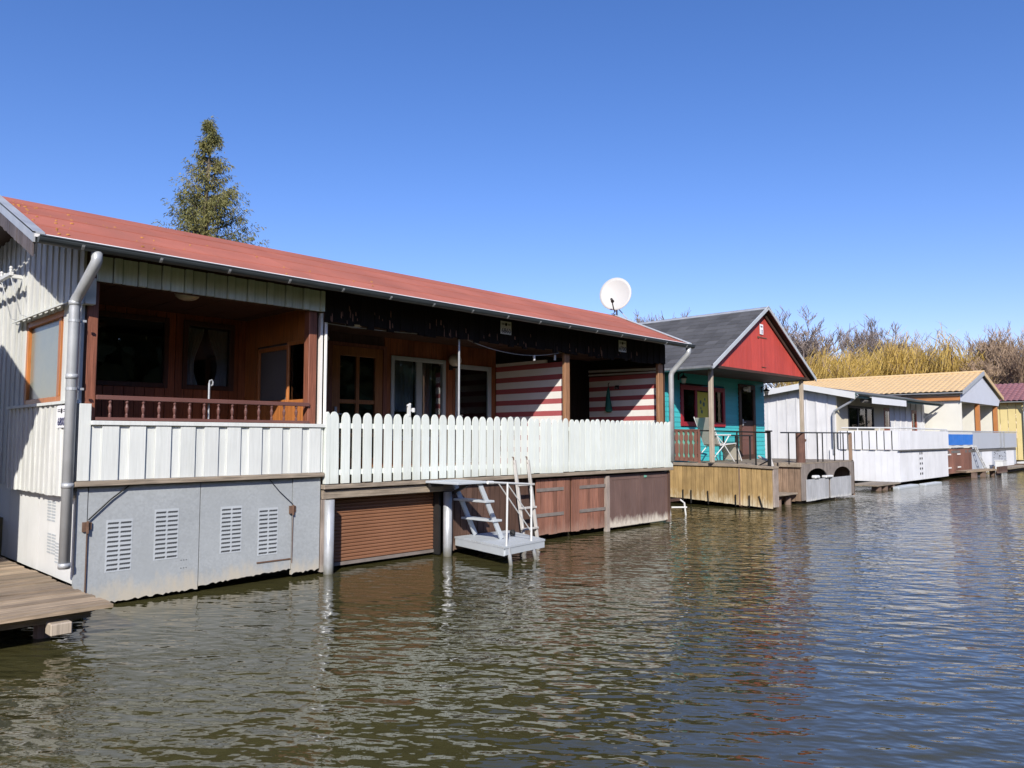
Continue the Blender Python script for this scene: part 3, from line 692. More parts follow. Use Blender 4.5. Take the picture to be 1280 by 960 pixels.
q = MB(); q.disc_lathe([(.001, -.125)] + [(.125 * math.cos(a), .125 * math.sin(a)) for a in [R(-75 + 15 * i) for i in range(11)]] + [(.001, .125)], (9.69, YB - .13, 3.285), 18); q.build('globe', 'lamp_glass', t, smooth=True)

# ---- things on and around the long boathouse
F1 = thing('picket_fence', 'white picket fence with rounded tops along the long boathouse veranda', 'fence', (9.9, 8.85, 1.19))
q = MB(); x = 5.625; ro = random.Random(11); wp = .118; k = 0; n = 52
px_ = [5.66]
for k in range(n): px_.append(px_[-1] + .174 - .022 * min(1, k / 26))
kf = (14.16 - 5.66) / (px_[-1] - 5.66); px_ = [5.66 + (v - 5.66) * kf for v in px_]
for k in range(n):
    xa = px_[k]; pitch = px_[k + 1] - xa; wj = .133 + ro.uniform(-.004, .004); zb_ = 1.187 + ro.uniform(-.008, .008); zt = 2.145 + ro.uniform(-.012, .012); dy = ro.uniform(-.003, .003); le = ro.gauss(0, .005)
    cx = xa + pitch / 2
    top = [(cx + wj / 2 * math.cos(a) + le, zt - .105 + .105 * math.sin(a) ** .95) for a in [math.pi * i / 10 for i in range(11)]]
    q.prism([(cx - wj / 2, zb_), (cx + wj / 2, zb_)] + top, 'y', 8.835 + dy, 8.858 + dy)
q.prism([(5.615, 1.187), (5.675, 1.187), (5.675, 2.07), (5.66, 2.13), (5.645, 2.15), (5.625, 2.13), (5.615, 2.07)], 'y', 8.83, 8.90)
q.build('pickets', 'picket', F1)
q = MB(); q.box(5.64, 14.15, 8.86, 8.895, 1.30, 1.37); q.box(5.64, 14.15, 8.86, 8.895, 1.93, 2.0); q.build('rail', 'picket', F1)
q = MB(); q.box(14.12, 14.175, 8.84, 8.93, 1.18, 2.13); q.build('post', 'picket', F1)
t = thing('fence_bracket', 'small white bracket clamped on top of the picket fence', 'bracket', (7.02, 8.85, 2.15))
q = MB(); q.box(7.0, 7.04, 8.83, 8.87, 2.12, 2.29); q.box(7.04, 7.10, 8.835, 8.865, 2.19, 2.215); q.tube([(7.10, 8.85, 2.18), (7.10, 8.85, 2.24)], .028, 8); q.build('clamp', 'white_paint', t); 
q = MB(); q.tube([(6.985, 8.85, 2.27), (7.05, 8.85, 2.30)], .015, 6); q.build('knob', 'white_paint', t)
def sign(name, lab, loc, rot, text, wd, hg_):
    t = thing(name, lab, 'number sign', loc)
    rm = Euler(rot).to_matrix()
    q = MB(); q.box(-wd / 2, wd / 2, -.004, 0, -hg_ / 2, hg_ / 2); q.v = [tuple(Vector(loc) + rm @ Vector(v)) for v in q.v]; q.build('plate', 'sign', t, bevel=.002)
    tr = Euler((R(90), 0, 0)).to_matrix()
    def W(p): return Vector(loc) + rm @ Vector(p)
    e = (rm @ Euler((R(90), 0, 0)).to_matrix()).to_euler()
    lettering(text, hg_ * .52, W((0, -.007, -hg_ * .40)), e, 'ink', t)
    q = MB(); q.disc_lathe([(.028, 0), (.028, .003)], (0, 0, 0), 10)
    q.v = [tuple(W((v[0], -.005 - v[2], hg_ * .26 + v[1]))) for v in q.v]
    for (a, b_) in ((-wd * .40, -wd * .14), (wd * .16, wd * .40)):
        for z in (.30, .22):
            c = MB(); c.box(a, b_, -.0065, -.005, hg_ * z, hg_ * z + .008); k0 = [tuple(W(v)) for v in c.v]; q.add(k0, c.f)
    q.build('emblem', 'black_iron', t)
sign('number_sign', 'white number sign 6860 on the black fascia above the picket fence', (9.07, 8.855, 3.645), (0, 0, 0), '6860', .26, .22)
sign('number_sign', 'white number sign on the black fascia nearest the far gutter end', (12.40, 8.855, 3.625), (0, 0, 0), '6700', .26, .23)
sign('number_sign', 'white number sign on the side panel behind the near downspout', (XL - .083, 9.20, 2.03), (0, 0, R(-90)), '6800', .34, .24)
# satellite dish
t = thing('satellite_dish', 'off white satellite dish standing on the red roof ridge', 'satellite dish', (14.25, 10.42, ZR))
dc = Vector((14.30, 10.38, 5.12)); dn = Vector((-.93, -.42, .24)).normalized()
ax = dn.cross(Vector((0, 0, 1))).normalized(); ay = ax.cross(dn).normalized()
q = MB(); k = []; NR = 7; NN = 28; vs = []; fs = []
for side, dz in ((0, 0), (1, -.012)):
    for i in range(NR):
        rr = i / (NR - 1)
        for j in range(NN):
            a = 2 * math.pi * j / NN; vs.append(dc + ax * (.375 * rr * math.cos(a)) + ay * (.41 * rr * math.sin(a)) + dn * (.07 * rr * rr + dz))
for sd in (0, 1):
    o_ = sd * NR * NN
    for i in range(NR - 1):
        for j in range(NN): j2 = (j + 1) % NN; fs.append((o_ + i * NN + j, o_ + i * NN + j2, o_ + (i + 1) * NN + j2, o_ + (i + 1) * NN + j))
for j in range(NN): j2 = (j + 1) % NN; fs.append(((NR - 1) * NN + j, (NR - 1) * NN + j2, 2 * NR * NN - NN + j2, 2 * NR * NN - NN + j))
q.add(vs, fs); q.build('reflector', 'dish', t, smooth=True)
q = MB(); q.tube([dc + ay * .41 + dn * .08, dc + ay * .415 + dn * .072 + ax * .1, dc + ay * .4 + dn * .07 + ax * .17], .012, 5)
lnb = dc - ay * .30 + dn * .42
q = MB(); q.tube([dc - ay * .42 + dn * .02, dc - ay * .43 + dn * .18, lnb], .014, 6); q.build('feed_arm', 'black_iron', t)
q = MB(); q.tube([lnb + dn * .04, lnb - dn * .05], .03, 8); q.tube([lnb - dn * .05, lnb - dn * .09], [.03, .042], 8); q.build('receiver_head', 'black_iron', t)
q = MB(); bc = dc - dn * .1 - ay * .12; q.tube([(bc.x, bc.y, ZR - .05), (bc.x, bc.y, 5.12)], .022, 8); q.bar(bc + Vector((0, 0, .05)), dc - dn * .01 - ay * .05, .05, .09)
q.tube([(bc.x - .22, bc.y - .05, ZR - .03), (bc.x, bc.y, ZR + .20)], .012, 6); q.tube([(bc.x + .06, bc.y - .25, ZR - .10), (bc.x, bc.y, ZR + .20)], .012, 6); q.build('mast', 'zinc', t)
# poles, wire, green hanging cloth
t = thing('metal_pole', 'slim metal pole with hook inside the brown balustrade', 'pole', (4.07, 8.98, 1.3)); q = MB(); q.tube([(4.07, 8.98, 1.3), (4.07, 8.98, 2.46)], .012, 7); q.build('shaft', 'zinc', t)
q = MB(); q.tube([(4.07, 8.98, 2.46), (4.075, 8.98, 2.49), (4.10, 8.98, 2.50), (4.115, 8.98, 2.475), (4.11, 8.98, 2.44), (4.09, 8.98, 2.43)], .010, 6); q.build('hook', 'zinc', t)
q = MB(); q.tube([(8.10, 8.95, 1.3), (8.10, 8.95, 3.42)], .016, 8); tag(q.build('metal_pole', 'zinc', None), 'thin metal pole rising behind the picket fence before the globe lamp', 'pole')
t = thing('clothes_line', 'thin sagging line with two white pegs strung under the black fascia', 'clothes line', (8.1, 8.94, 3.42))
q = MB(); pts = []
for (a, b_, s_) in (((5.66, 8.95, 3.36), (8.10, 8.94, 3.42), .03), ((8.10, 8.94, 3.42), (10.66, 8.95, 3.37), .16)):
    for i in range(13):
        u = i / 12; pts.append(Vector(a).lerp(Vector(b_), u) + Vector((0, 0, -s_ * 4 * u * (1 - u) * (1.0 if s_ < .1 else 1.0))))
q.tube(pts, .006, 5); q.build('cord', 'zinc', t)
for x, z in ((9.87, 3.245), (10.43, 3.29)): q = MB(); q.box(x - .012, x + .012, 8.925, 8.955, z - .085, z + .01); q.build('peg', 'white_paint', t)
t = thing('hanging_parasol', 'folded dark green parasol hanging on the far striped partition', 'parasol', (13.94, 10.35, 2.4))
q = MB(); q.tube([(13.93, 10.35, 2.95), (13.93, 10.35, 2.88), (13.93, 10.36, 2.72), (13.93, 10.35, 2.55), (13.93, 10.34, 2.42), (13.93, 10.34, 2.38)], [.012, .03, .05, .07, .085, .05], 8); q.build('canopy', 'green_cloth', t, smooth=True)
q = MB(); q.tube([(13.93, 10.35, 2.95), (13.93, 10.35, 3.03), (13.97, 10.35, 3.05)], .010, 6); q.build('handle', 'black_iron', t)
t = thing('wall_hook', 'small dark double hook beside the hanging green parasol', 'hook', (13.98, 10.15, 2.9)); q = MB(); q.box(13.975, 13.998, 10.10, 10.20, 2.9, 2.98); q.build('plate', 'black_iron', t)
q = MB(); 
for y in (10.12, 10.18): q.tube([(13.975, y, 2.93), (13.93, y, 2.90), (13.92, y, 2.94)], .010, 5)
q.build('hook', 'iron', t)
t = thing('wall_spotlight', 'small white spotlight beside the brown glazed door', 'spotlight', (6.93, YB, 3.48))
q = MB(); q.box(6.80, 6.90, YB - .03, YB - .002, 3.42, 3.52); q.build('base', 'white_paint', t); q = MB(); q.tube([(6.85, YB - .05, 3.47), (6.85, YB - .14, 3.43)], [.03, .05], 8); q.build('lamp_head', 'white_paint', t)
# cable bracket on the near side wall
t = thing('cable_bracket', 'white power line bracket with insulators on the near side wall', 'bracket', (2.5, 11.3, 3.85))
q = MB(); q.bar((2.42, 10.95, 3.84), (2.42, 12.6, 3.84), .045, .05); q.bar((2.42, 11.35, 3.88), (2.63, 11.35, 3.88), .04, .05); q.bar((2.42, 12.2, 3.88), (2.63, 12.2, 3.88), .04, .05); q.build('cross_arm', 'white_paint', t, bevel=.005)
for y in (11.0, 11.45, 11.9, 12.3):
    q = MB(); q.disc_lathe([(.012, 0), (.02, .02), (.015, .035), (.022, .055), (.012, .075)], (2.42, y, 3.866), 8); q.build('insulator', 'white_paint', t)
q = MB()
for y in (11.0, 11.45): q.tube([(2.42, y, 3.82), (2.47, y - .03, 3.6), (2.55, y + .03, 3.35), (2.625, y - .12, 3.30)], .007, 5)
build_each(q, 'cable', 'zinc', t)

# jetty on the left
t = thing('wooden_jetty', 'weathered wooden jetty of long boards at the near corner', 'jetty', (.6, 8.8, .3))
q = MB(); y = 7.46; ro = random.Random(5)
while y < 11.7:
    wj = .112; q.box(-2.2, 2.55 + ro.uniform(-.012, .012), y, y + wj, .27, .30 + ro.uniform(-.009, .007)); y += wj + .013
q.build('deck_boards', 'deck_wood', t)
q = MB(); q.box(-2.2, 2.45, 7.72, 7.78, .16, .268); 
for x in (-1.2, .3, 1.6, 2.3): q.box(x, x + .08, 7.79, 11.6, .14, .266)
build_each(q, 'joist', 'gray_wood', t)
q = MB(); q.box(2.05, 2.22, 7.44, 7.60, .10, .205); q.build('beam_end', 'post_pale', t, bevel=.01)
for x in (.0, 2.12): q = MB(); q.tube([(x, 7.95, -.5), (x, 7.95, .14)], .07, 8); q.build('pile', 'base_board', t)

# swim platform with steps and handrail
t = thing('swim_platform', 'pale grey swim platform hung over the water below the picket fence', 'swim platform', (8.4, 8.3, .27))
a, b_, c, d_ = (7.72, 7.56), (8.74, 7.70), (9.16, 8.90), (8.0, 8.93)
q = MB()
n = 9
for i in range(n):
    u0, u1 = i / n, (i + 1) / n - .006
    def L(p, r_, u): return (p[0] + (r_[0] - p[0]) * u, p[1] + (r_[1] - p[1]) * u)
    p0, p1, p2, p3 = L(a, d_, u0), L(b_, c, u0), L(b_, c, u1), L(a, d_, u1)
    zt = .275 + random.uniform(-.002, .002); q.slab([(*p0, zt), (*p1, zt), (*p2, zt), (*p3, zt)], .028)
q.build('deck_boards', 'grey_paint', t)
q = MB()
def edge(p, r_, z0, z1, th): q.bar((*p, (z0 + z1) / 2), (*r_, (z0 + z1) / 2), th, z1 - z0)
ins = lambda p, k=.04: (p[0] + (8.42 - p[0]) * k, p[1] + (8.27 - p[1]) * k)
A, B_, C_, D_ = map(ins, (a, b_, c, d_))
edge(A, B_, .15, .245, .035); edge(B_, C_, .15, .245, .035); edge(C_, D_, .15, .245, .035); edge(D_, A, .14, .245, .035); q.build('frame', 'grey_paint', t)
q = MB(); q.tube([(7.84, 7.60, .25), (7.90, 7.56, -.3)], .028, 8); q.build('leg', 'pipe', t)
q = MB(); q.tube([(8.44, 7.70, .25), (8.58, 7.66, -.3)], .028, 8); q.build('leg', 'pipe', t)
hr = MB(); hr.tube([(7.80, 7.60, .27), (7.80, 7.58, 1.17)], .015, 8); hr.tube([(8.45, 7.72, .27), (8.455, 7.72, 1.03), (8.44, 7.72, 1.09), (8.40, 7.715, 1.115), (7.42, 7.56, 1.185)], .016, 8)
hr.tube([(7.38, 7.555, 1.187), (7.5, 7.57, 1.18)], .024, 8)
hr.tube([(7.63, 7.59, 1.16), (8.44, 7.72, .42)], .009, 6); hr.tube([(7.86, 7.63, 1.13), (8.44, 7.72, .62)], .009, 6)
o = hr.build('handrail', 'white_paint', t)
q = MB(); q.disc_lathe([(.045, -.03), (.045, .03)], (8.6, 8.25, .33), 10); q.tube([(8.6, 8.25, .29), (8.6, 8.25, .38)], .03, 8); q.build('mooring_ring', 'black_iron', t)
t = thing('boarding_steps', 'pale grey boarding steps from the picket fence down to the swim platform', 'steps', (8.0, 8.45, .28))
for y0, (x0, z0, x1, z1) in ((8.80, (7.86, 1.15, 8.33, .285)), (8.16, (7.79, 1.15, 8.27, .285))):
    q = MB(); q.bar((x0, y0, z0), (x1, y0, z1), .035, .075, up=(1, 0, .5)); q.build('stringer', 'grey_paint', t, bevel=.004)
for u in (.34, .68):
    x = 7.825 + .475 * u; z = 1.15 - .865 * u; q = MB(); q.box(x - .09, x + .09, 8.12, 8.84, z - .016, z + .016); q.build('tread', 'grey_paint', t, bevel=.004)
q = MB(); q.box(7.32, 7.90, 8.10, 8.82, 1.13, 1.165); q.build('top_plate', 'grey_paint', t, bevel=.005)
q = MB(); q.bar((7.34, 8.75, 1.10), (7.6, 8.75, 1.10), .04, .05); q.bar((7.55, 8.15, 1.12), (7.90, 8.86, .95), .03, .04); build_each(q, 'brace', 'black_iron', t)
# wooden ladder
t = thing('wooden_ladder', 'old wooden ladder leaning on the picket fence behind the handrail', 'ladder', (9.4, 8.7, 0))
for x in (9.215, 9.545):
    q = MB(); q.bar((x, 8.80, 1.43), (x + .06, 8.56, -.35),   .042, .055); q.build('side_rail', 'pale_wood', t, bevel=.006)
    q = MB(); q.tube([(x - .012, 8.79, 1.36), (x - .012, 8.81, 1.48), (x - .012, 8.86, 1.48)], .010, 6); q.build('hook', 'rust', t)
for i, z in enumerate((1.02, .64, .30)): q = MB(); yy = 8.78 - (1.62 - z) * .12; q.bar((9.21, yy, z), (9.60, yy, z), .05, .035); q.build('rung', 'pale_wood', t, bevel=.005)

# neighbouring boathouse whose shadow falls on the near side wall
N1 = thing('neighbour_boathouse', 'grey boarded boathouse beside the jetty, left of the long one', 'boathouse', (-2.5, 11, 0))
def zn(y): return 3.50 + (min(y, 10.75) - 8.75) * .45
q = MB(); boards(q, 'x', .55, -.03, 9.15, 14.0, .3, 4, .15, .005, top=lambda y: zn(y) - .1); boards(q, 'y', 9.12, .03, -6, .55, .1, 3.5, .15, .005); q.build('wall', 'side_board', N1)
q = MB(); q.slab([(-6, 8.75, zn(8.75)), (1.12, 8.75, zn(8.75)), (1.12, 10.75, zn(10.75)), (-6, 10.75, zn(10.75))], .10); q.slab([(-6, 10.75, zn(10.75)), (1.12, 10.75, zn(10.75)), (1.12, 14.5, 4.3), (-6, 14.5, 4.3)], .10); q.build('roof', 'grey_felt', N1)

# ================================================================== TURQUOISE HOUSE WITH RED GABLE
H2 = thing('turquoise_house', 'turquoise boathouse with bright red gable and charcoal roof', 'boathouse', (21.1, 12, 0))
GY, GX0, GX1, GXC, GZE, GZA = 9.86, 17.85, 24.40, 21.10, 3.70, 5.62
gs = (GZA - GZE) / (GXC - GX0); gs2 = (GZA - GZE) / (GX1 - GXC)
q = MB(); ny = 46; ro = random.Random(9)
# shingle courses up each slope
for (xe, s_) in ((GX0, 1), (GX1, -1)):
    nc = 14; span = (GXC - xe)
    for i in range(nc):
        xa = xe + span * i / nc; xb = xe + span * (i + 1) / nc + .02 * s_; g_ = gs if s_ > 0 else gs2
        za = GZE + abs(xa - xe) * g_ + .016; zb2 = GZE + abs(xb - xe) * g_ + .004
        y = 9.88 - ro.random() * .3
        while y < 16.2:
            yb = y + .34; q.slab([(xa, max(9.88, y), za + ro.uniform(0, .004)), (xa, yb - .006, za + ro.uniform(0, .004)), (xb, yb - .006, zb2), (xb, max(9.88, y), zb2)], .012); y = yb
q.build('roof', 'roof_black', H2)
q = MB(); q.slab([(GX0 + .02, 9.9, GZE), (GX0 + .02, 16.2, GZE), (GXC, 16.2, GZA - .012), (GXC, 9.9, GZA - .012)], .06); q.slab([(GX1 - .02, 9.9, GZE), (GX1 - .02, 16.2, GZE), (GXC, 16.2, GZA - .013), (GXC, 9.9, GZA - .013)], .06); q.build('roof_decking', 'dark_wood_under', H2)
q = MB(); q.prism([(GXC - .13, GZA - .055), (GXC, GZA + .022), (GXC + .13, GZA - .055), (GXC + .13, GZA - .068), (GXC, GZA + .008), (GXC - .13, GZA - .068)], 'y', 9.84, 16.2); q.build('ridge_cap', 'zinc', H2)
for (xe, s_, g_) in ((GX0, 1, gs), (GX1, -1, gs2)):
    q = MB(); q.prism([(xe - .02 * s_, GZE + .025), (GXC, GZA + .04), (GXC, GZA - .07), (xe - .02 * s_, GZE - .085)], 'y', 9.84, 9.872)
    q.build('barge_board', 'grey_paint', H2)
    q = MB(); q.prism([(xe + .10 * s_, GZE - .04), (GXC, GZA - .10), (GXC, GZA - .22), (xe + .30 * s_, GZE - .04)], 'y', 10.00, 10.03); q.build('painted_barge_shadow', 'dark_wood_under', H2)  # dark strip that paints in the shade between barge board and red gable
q = MB(); boards(q, 'y', 10.05, .03, 18.25, 24.05, 3.73, 6, .112, .004, top=lambda x: max(3.735, min(GZE + (x - GX0) * gs, GZE + (GX1 - x) * gs2) - .07), jit=0)
gb = q.build('gable', 'gable_red', H2)
q = MB(); q.box(20.85, 21.33, 10.035, 10.046, 4.72, 4.745); q.box(20.74, 20.83, 10.025, 10.046, 4.70, 4.75); q.box(20.98, 21.25, 10.03, 10.046, 3.86, 3.875); build_each(q, 'hatch_hinge', 'rust', gb)
q = MB(); q.box(18.0, 24.3, 9.99, 10.09, 3.655, 3.725); q.build('gable_beam', 'dark_wood_under', H2)
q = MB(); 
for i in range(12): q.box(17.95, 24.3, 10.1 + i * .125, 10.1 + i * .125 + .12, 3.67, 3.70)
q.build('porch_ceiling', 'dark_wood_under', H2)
q = MB(); q.prism(gutter_profile(0, 0, .085, .005), 'y', 9.86, 16.2); q.v = [(GX0 - .05 + v[0], v[1], 3.675 + v[2]) for v in q.v]; q.tube([(GX0 - .135, 9.86, 3.68), (GX0 - .135, 16.2, 3.68)], .009, 5)
q.prism([(GX0 - .05 + .064 * math.cos(a), 3.675 + .064 * math.sin(a)) for a in [math.pi + math.pi * i / 10 for i in range(11)]], 'y', 9.856, 9.863)
q.build('gutter', 'pipe', H2)
for x in (18.2, 23.95):
    q = MB(); q.box(x - .055, x + .055, 10.10, 10.21, 1.15, 3.66); q.build('porch_post', 'post_pale', H2, bevel=.012)
WD = (19.02, 21.58, 2.14, 3.33); DR = (22.50, 23.62, 1.12, 3.52)
# lap siding: courses of tilted boards
q = MB(); z = 1.12
while z < 3.68:
    zt = min(z + .142, 3.68)
    spans = [(18.35, 24.32)]
    for op in (WD, DR):
        ns = []
        for a, b_ in spans:
            if z + .07 > op[2] and z + .07 < op[3]:
                if a < op[0]: ns.append((a, min(b_, op[0])))
                if b_ > op[1]: ns.append((max(a, op[1]), b_))
            else: ns.append((a, b_))
        spans = ns
    for a, b_ in spans: q.prism([(11.585, z), (11.60, zt + .01), (11.63, zt), (11.63, z)], 'x', a, b_)
    z += .142
q.build('wall', 'teal', H2)
q = MB(); z = 1.12
while z < 3.6: q.prism([(18.335, z), (18.35, z + .15), (18.38, z + .14), (18.38, z)], 'y', 11.64, 16); z += .142
q.box(24.29, 24.33, 11.64, 16, 1.12, 3.65); q.build('side_wall', 'teal', H2)
wd = window(H2, 'y', 11.55, *WD, fm='trim_red', fw=.13, mull=(19.86, 20.92), mw=.12, name='window', label='crimson framed window with a yellow picture inside', depth=.08)
q = MB(); q.box(19.95, 20.55, 11.572, 11.582, 2.3, 3.16); yp = q.build('picture', 'yellow_pic', wd, 'yellow cloth with dark green dots')
q = MB()
for (x, z, s_) in ((20.12, 2.86, .05), (20.30, 2.80, .06), (20.18, 2.58, .05), (20.36, 2.95, .035), (20.13, 2.68, .03)): q.disc_lathe([(s_, 0), (s_, .004)], (0, 0, 0), 8); q.v[-16:] = [(x + v[0], 11.5705 - v[2], z + v[1] * 1.2) for v in q.v[-16:]]
q.build('picture_dots', 'green_trim', wd)
curtain(wd, 'y', 11.70, 19.15, 19.8, 2.25, 3.2, 'grey_curtain', waves=5); curtain(wd, 'y', 11.70, 20.6, 20.9, 2.25, 3.2, 'grey_curtain', waves=4); curtain(wd, 'y', 11.70, 21.0, 21.45, 2.25, 3.2, 'grey_curtain', waves=4)
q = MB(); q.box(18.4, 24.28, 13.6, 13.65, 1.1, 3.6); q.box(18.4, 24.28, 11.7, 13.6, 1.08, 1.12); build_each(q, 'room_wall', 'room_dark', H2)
dr = window(H2, 'y', 11.55, *DR, fm='dark_board', fw=.15, trans=(2.28,), name='house_door', mw=.16, depth=.08)
q = MB(); q.box(22.64, 23.48, 11.585, 11.61, 1.18, 2.22); q.box(22.72, 23.40, 11.575, 11.584, 1.26, 1.66); q.box(22.72, 23.40, 11.575, 11.584, 1.74, 2.14); q.build('door_panel', 'door_brown', dr)
q = MB(); q.box(22.66, 22.70, 11.52, 11.55, 2.2, 2.4); q.tube([(22.68, 11.50, 2.3), (22.80, 11.50, 2.3)], .012, 6); q.build('handle', 'zinc', dr)
curtain(dr, 'y', 11.66, 22.7, 23.4, 2.4, 3.3, 'grey_curtain', waves=5)
# lanterns
def lantern(x, y, z, lab, s_=1.0):
    t = thing('wall_lantern', lab, 'lantern', (x, y, z))
    q = MB(); q.box(x - .03, x + .03, y - .02, y, z - .1, z + .1); q.tube([(x, y - .01, z + .05), (x, y - .12, z + .12), (x, y - .2 * s_, z + .10), (x, y - .2 * s_, z + .04)], .012, 6); q.build('bracket', 'black_iron', t)
    c = (x, y - .2 * s_, z - .24 * s_)
    q = MB(); q.disc_lathe([(.12 * s_, .17 * s_), (.13 * s_, .19 * s_), (.03 * s_, .27 * s_), (.02 * s_, .3 * s_)], c, 6); q.disc_lathe([(.05 * s_, -.03 * s_), (.065 * s_, 0)], c, 6); q.build('cap', 'black_iron', t)
    q = MB(); q.disc_lathe([(.06 * s_, .002), (.095 * s_, .165 * s_)], c, 6); q.build('lamp_glass', 'lamp_glass', t)
lantern(18.92, 11.58, 3.55, 'black iron lantern above the crimson framed window', .85)
lantern(24.12, 11.58, 3.42, 'black iron lantern at the far end of the turquoise wall', .85)
t = thing('hanging_ornament', 'white ornament hung over the dark door of the turquoise house', 'ornament', (22.85, 11.5, 3.3))
q = MB(); q.disc_lathe([(.06, -.06), (.10, 0), (.07, .07)], (22.78, 11.46, 3.36), 8); q.build('left_figure', 'white_paint', t); q = MB(); q.box(22.93, 23.06, 11.44, 11.5, 3.28, 3.46); q.build('right_figure', 'white_paint', t)
sign('number_sign', 'small white number plate high on the red gable', (20.98, 10.03, 4.97), (0, 0, 0), '13', .22, .30)
# deck
dk = MB(); ro = random.Random(4); y = 8.72
while y < 11.62:
    x0 = 18.32 if y > 9.45 else 20.42
    q_ = ro.uniform(-.004, .004); dk.box(x0, 24.28, y, y + .13, 1.085 + q_, 1.125 + q_); y += .138
D2 = thing('house_deck', 'raised brown timber deck around the turquoise house', 'deck', (21.3, 10, 0))
dk.build('deck_boards', 'gray_wood', D2)
q = MB(); q.box(18.26, 18.34, 9.46, 11.5, 1.05, 1.13); q.prism([(8.52, 1.02), (9.46, 1.05), (9.46, 1.13), (8.52, 1.085)], 'x', 18.25, 18.62); q.box(18.6, 20.42, 9.37, 9.455, 1.0, 1.12); q.build('edge_beam', 'gray_wood', D2, bevel=.008)
q = MB(); boards(q, 'x', 18.30, .03, 8.56, 11.55, 0, 1.02, .135, .013, top=lambda y: 1.03 + (y - 8.56) * .032, bot=lambda y: .035 + (y - 8.56) * .05, jit=.008); q.build('side_cladding', 'yellow_wood', D2, 'honey coloured upright boards bleached along the water')
q = MB(); q.box(18.315, 18.36, 9.39, 9.45, .05, 1.03); q.box(18.28, 18.298, 9.42, 9.455, .06, 1.04); build_each(q, 'cladding_batten', 'brown_gray', D2)
q = MB()
for (y, dz, lean) in ((11.1, .42, 0), (10.85, .40, .0), (10.33, .40, -.02), (9.55, .34, 0), (9.17, .33, .0), (8.82, .34, -.09)): q.bar((18.28, y - lean, .40 - (0 if dz > .35 else .06)), (18.28, y, .045), .03, .022)
build_each(q, 'iron_pin', 'black_iron', D2)
q = MB(); q.box(18.34, 18.62, 8.535, 8.60, .06, 1.02); q.build('end_post', 'gray_wood_z', D2, bevel=.01)
q = MB(); boards(q, 'y', 9.46, .03, 18.6, 20.4, .10, 1.0, .17, .012, jit=.01); q.build('recess_boards', 'brown_gray', D2)
q = MB(); boards(q, 'x', 20.425, .03, 8.74, 11.5, .08, 1.0, .17, .012, jit=.01); q.build('recess_boards', 'brown_gray', D2)
q = MB(); q.box(20.36, 20.42, 8.70, 9.36, 1.0, 1.115); q.build('edge_beam', 'gray_wood', D2, bevel=.008)
q = MB(); q.box(18.66, 20.36, 8.80, 9.05, .27, .32); q.box(18.66, 20.36, 9.06, 9.35, .27, .32); build_each(q, 'step', 'gray_wood', D2, bevel=.01)
for x in (19.55, 20.15): q = MB(); q.tube([(x, 9.0, -.4), (x, 9.0, .265)], .09, 10); q.build('pile', 'base_board', D2)
q = MB(); q.tube([(18.75, 8.66, .32), (18.82, 8.68, .75), (19.15, 9.0, 1.28)], .035, 8); q.build('step_handrail', 'pale_wood', D2)
q = MB(); q.tube([(18.5, 8.62, 1.03), (18.58, 8.75, 1.20), (18.7, 9.1, 1.32)], .035, 8); q.build('step_handrail', 'pale_wood', D2)
# arch front
def arch_board(u0, u1, zt, arches, zbot, y0, y1):
    pts = [(u0, zt), (u1, zt), (u1, zbot)]
    for (a, b_, zs, zc) in reversed(arches):
        m = (a + b_) / 2; n = 12
        pts += [(b_, zbot)] + [(m + (b_ - a) / 2 * math.cos(t), zs + (zc - zs) * math.sin(t)) for t in [math.pi * i / n for i in range(n + 1)]] + [(a, zbot)]
    return MB().prism(pts + [(u0, zbot)], 'y', y0, y1)
arches = [(20.72, 22.18, .66, .95), (22.62, 23.98, .66, .95)]
q = MB(); zt = 1.08
n = 30
for i in range(n):
    xa = 20.42 + i * (24.26 - 20.42) / n; xb = xa + (24.26 - 20.42) / n - .006
    def low(x):
        for (a, b_, zs, zc) in arches:
            if a <= x <= b_: m = (a + b_) / 2; h = (b_ - a) / 2; return zs + (zc - zs) * math.sqrt(max(0, 1 - ((x - m) / h) ** 2))
        return .10
    pts = [(xa + (xb - xa) * k / 4, low(xa + (xb - xa) * k / 4)) for k in range(5)]
    # split where a pier meets an arch
    q.prism([(xa, zt), (xb, zt)] + pts[::-1], 'y', 8.70, 8.73)
q.build('arch_front', 'arch_wood', D2, 'grey boarded front with two boat arches')
for (a, b_) in ((20.62, 22.14), (22.30, 23.86)):
    q = MB(); boards(q, 'y', 8.655, .03, a, b_, .08, .66, (b_ - a) / 5, .008, jit=.01); q.build('boat_door', 'silver_door', D2)
q = MB(); q.box(20.45, 24.22, 9.3, 9.34, -.2, 1.08); q.box(18.36, 24.2, 11.7, 11.75, -.3, 1.08); build_each(q, 'dark_back', 'room_dark', D2)
q = MB(); q.box(24.22, 24.27, 8.70, 11.6, .05, 1.08); q.build('far_side_boards', 'brown_gray', D2)
t = thing('white_float', 'larger white float lying over the first boat door under the arches', 'float', (21.25, 8.67, .70)); q = MB(); q.box(21.12, 21.42, 8.60, 8.75, .665, .76); q.build('body', 'white_paint', t, bevel=.03)
t = thing('white_float', 'flat white float lying over the gap between the arched boat doors', 'float', (22.1, 8.67, .70)); q = MB(); q.box(21.85, 22.36, 8.60, 8.75, .665, .735); q.build('body', 'white_paint', t, bevel=.02)
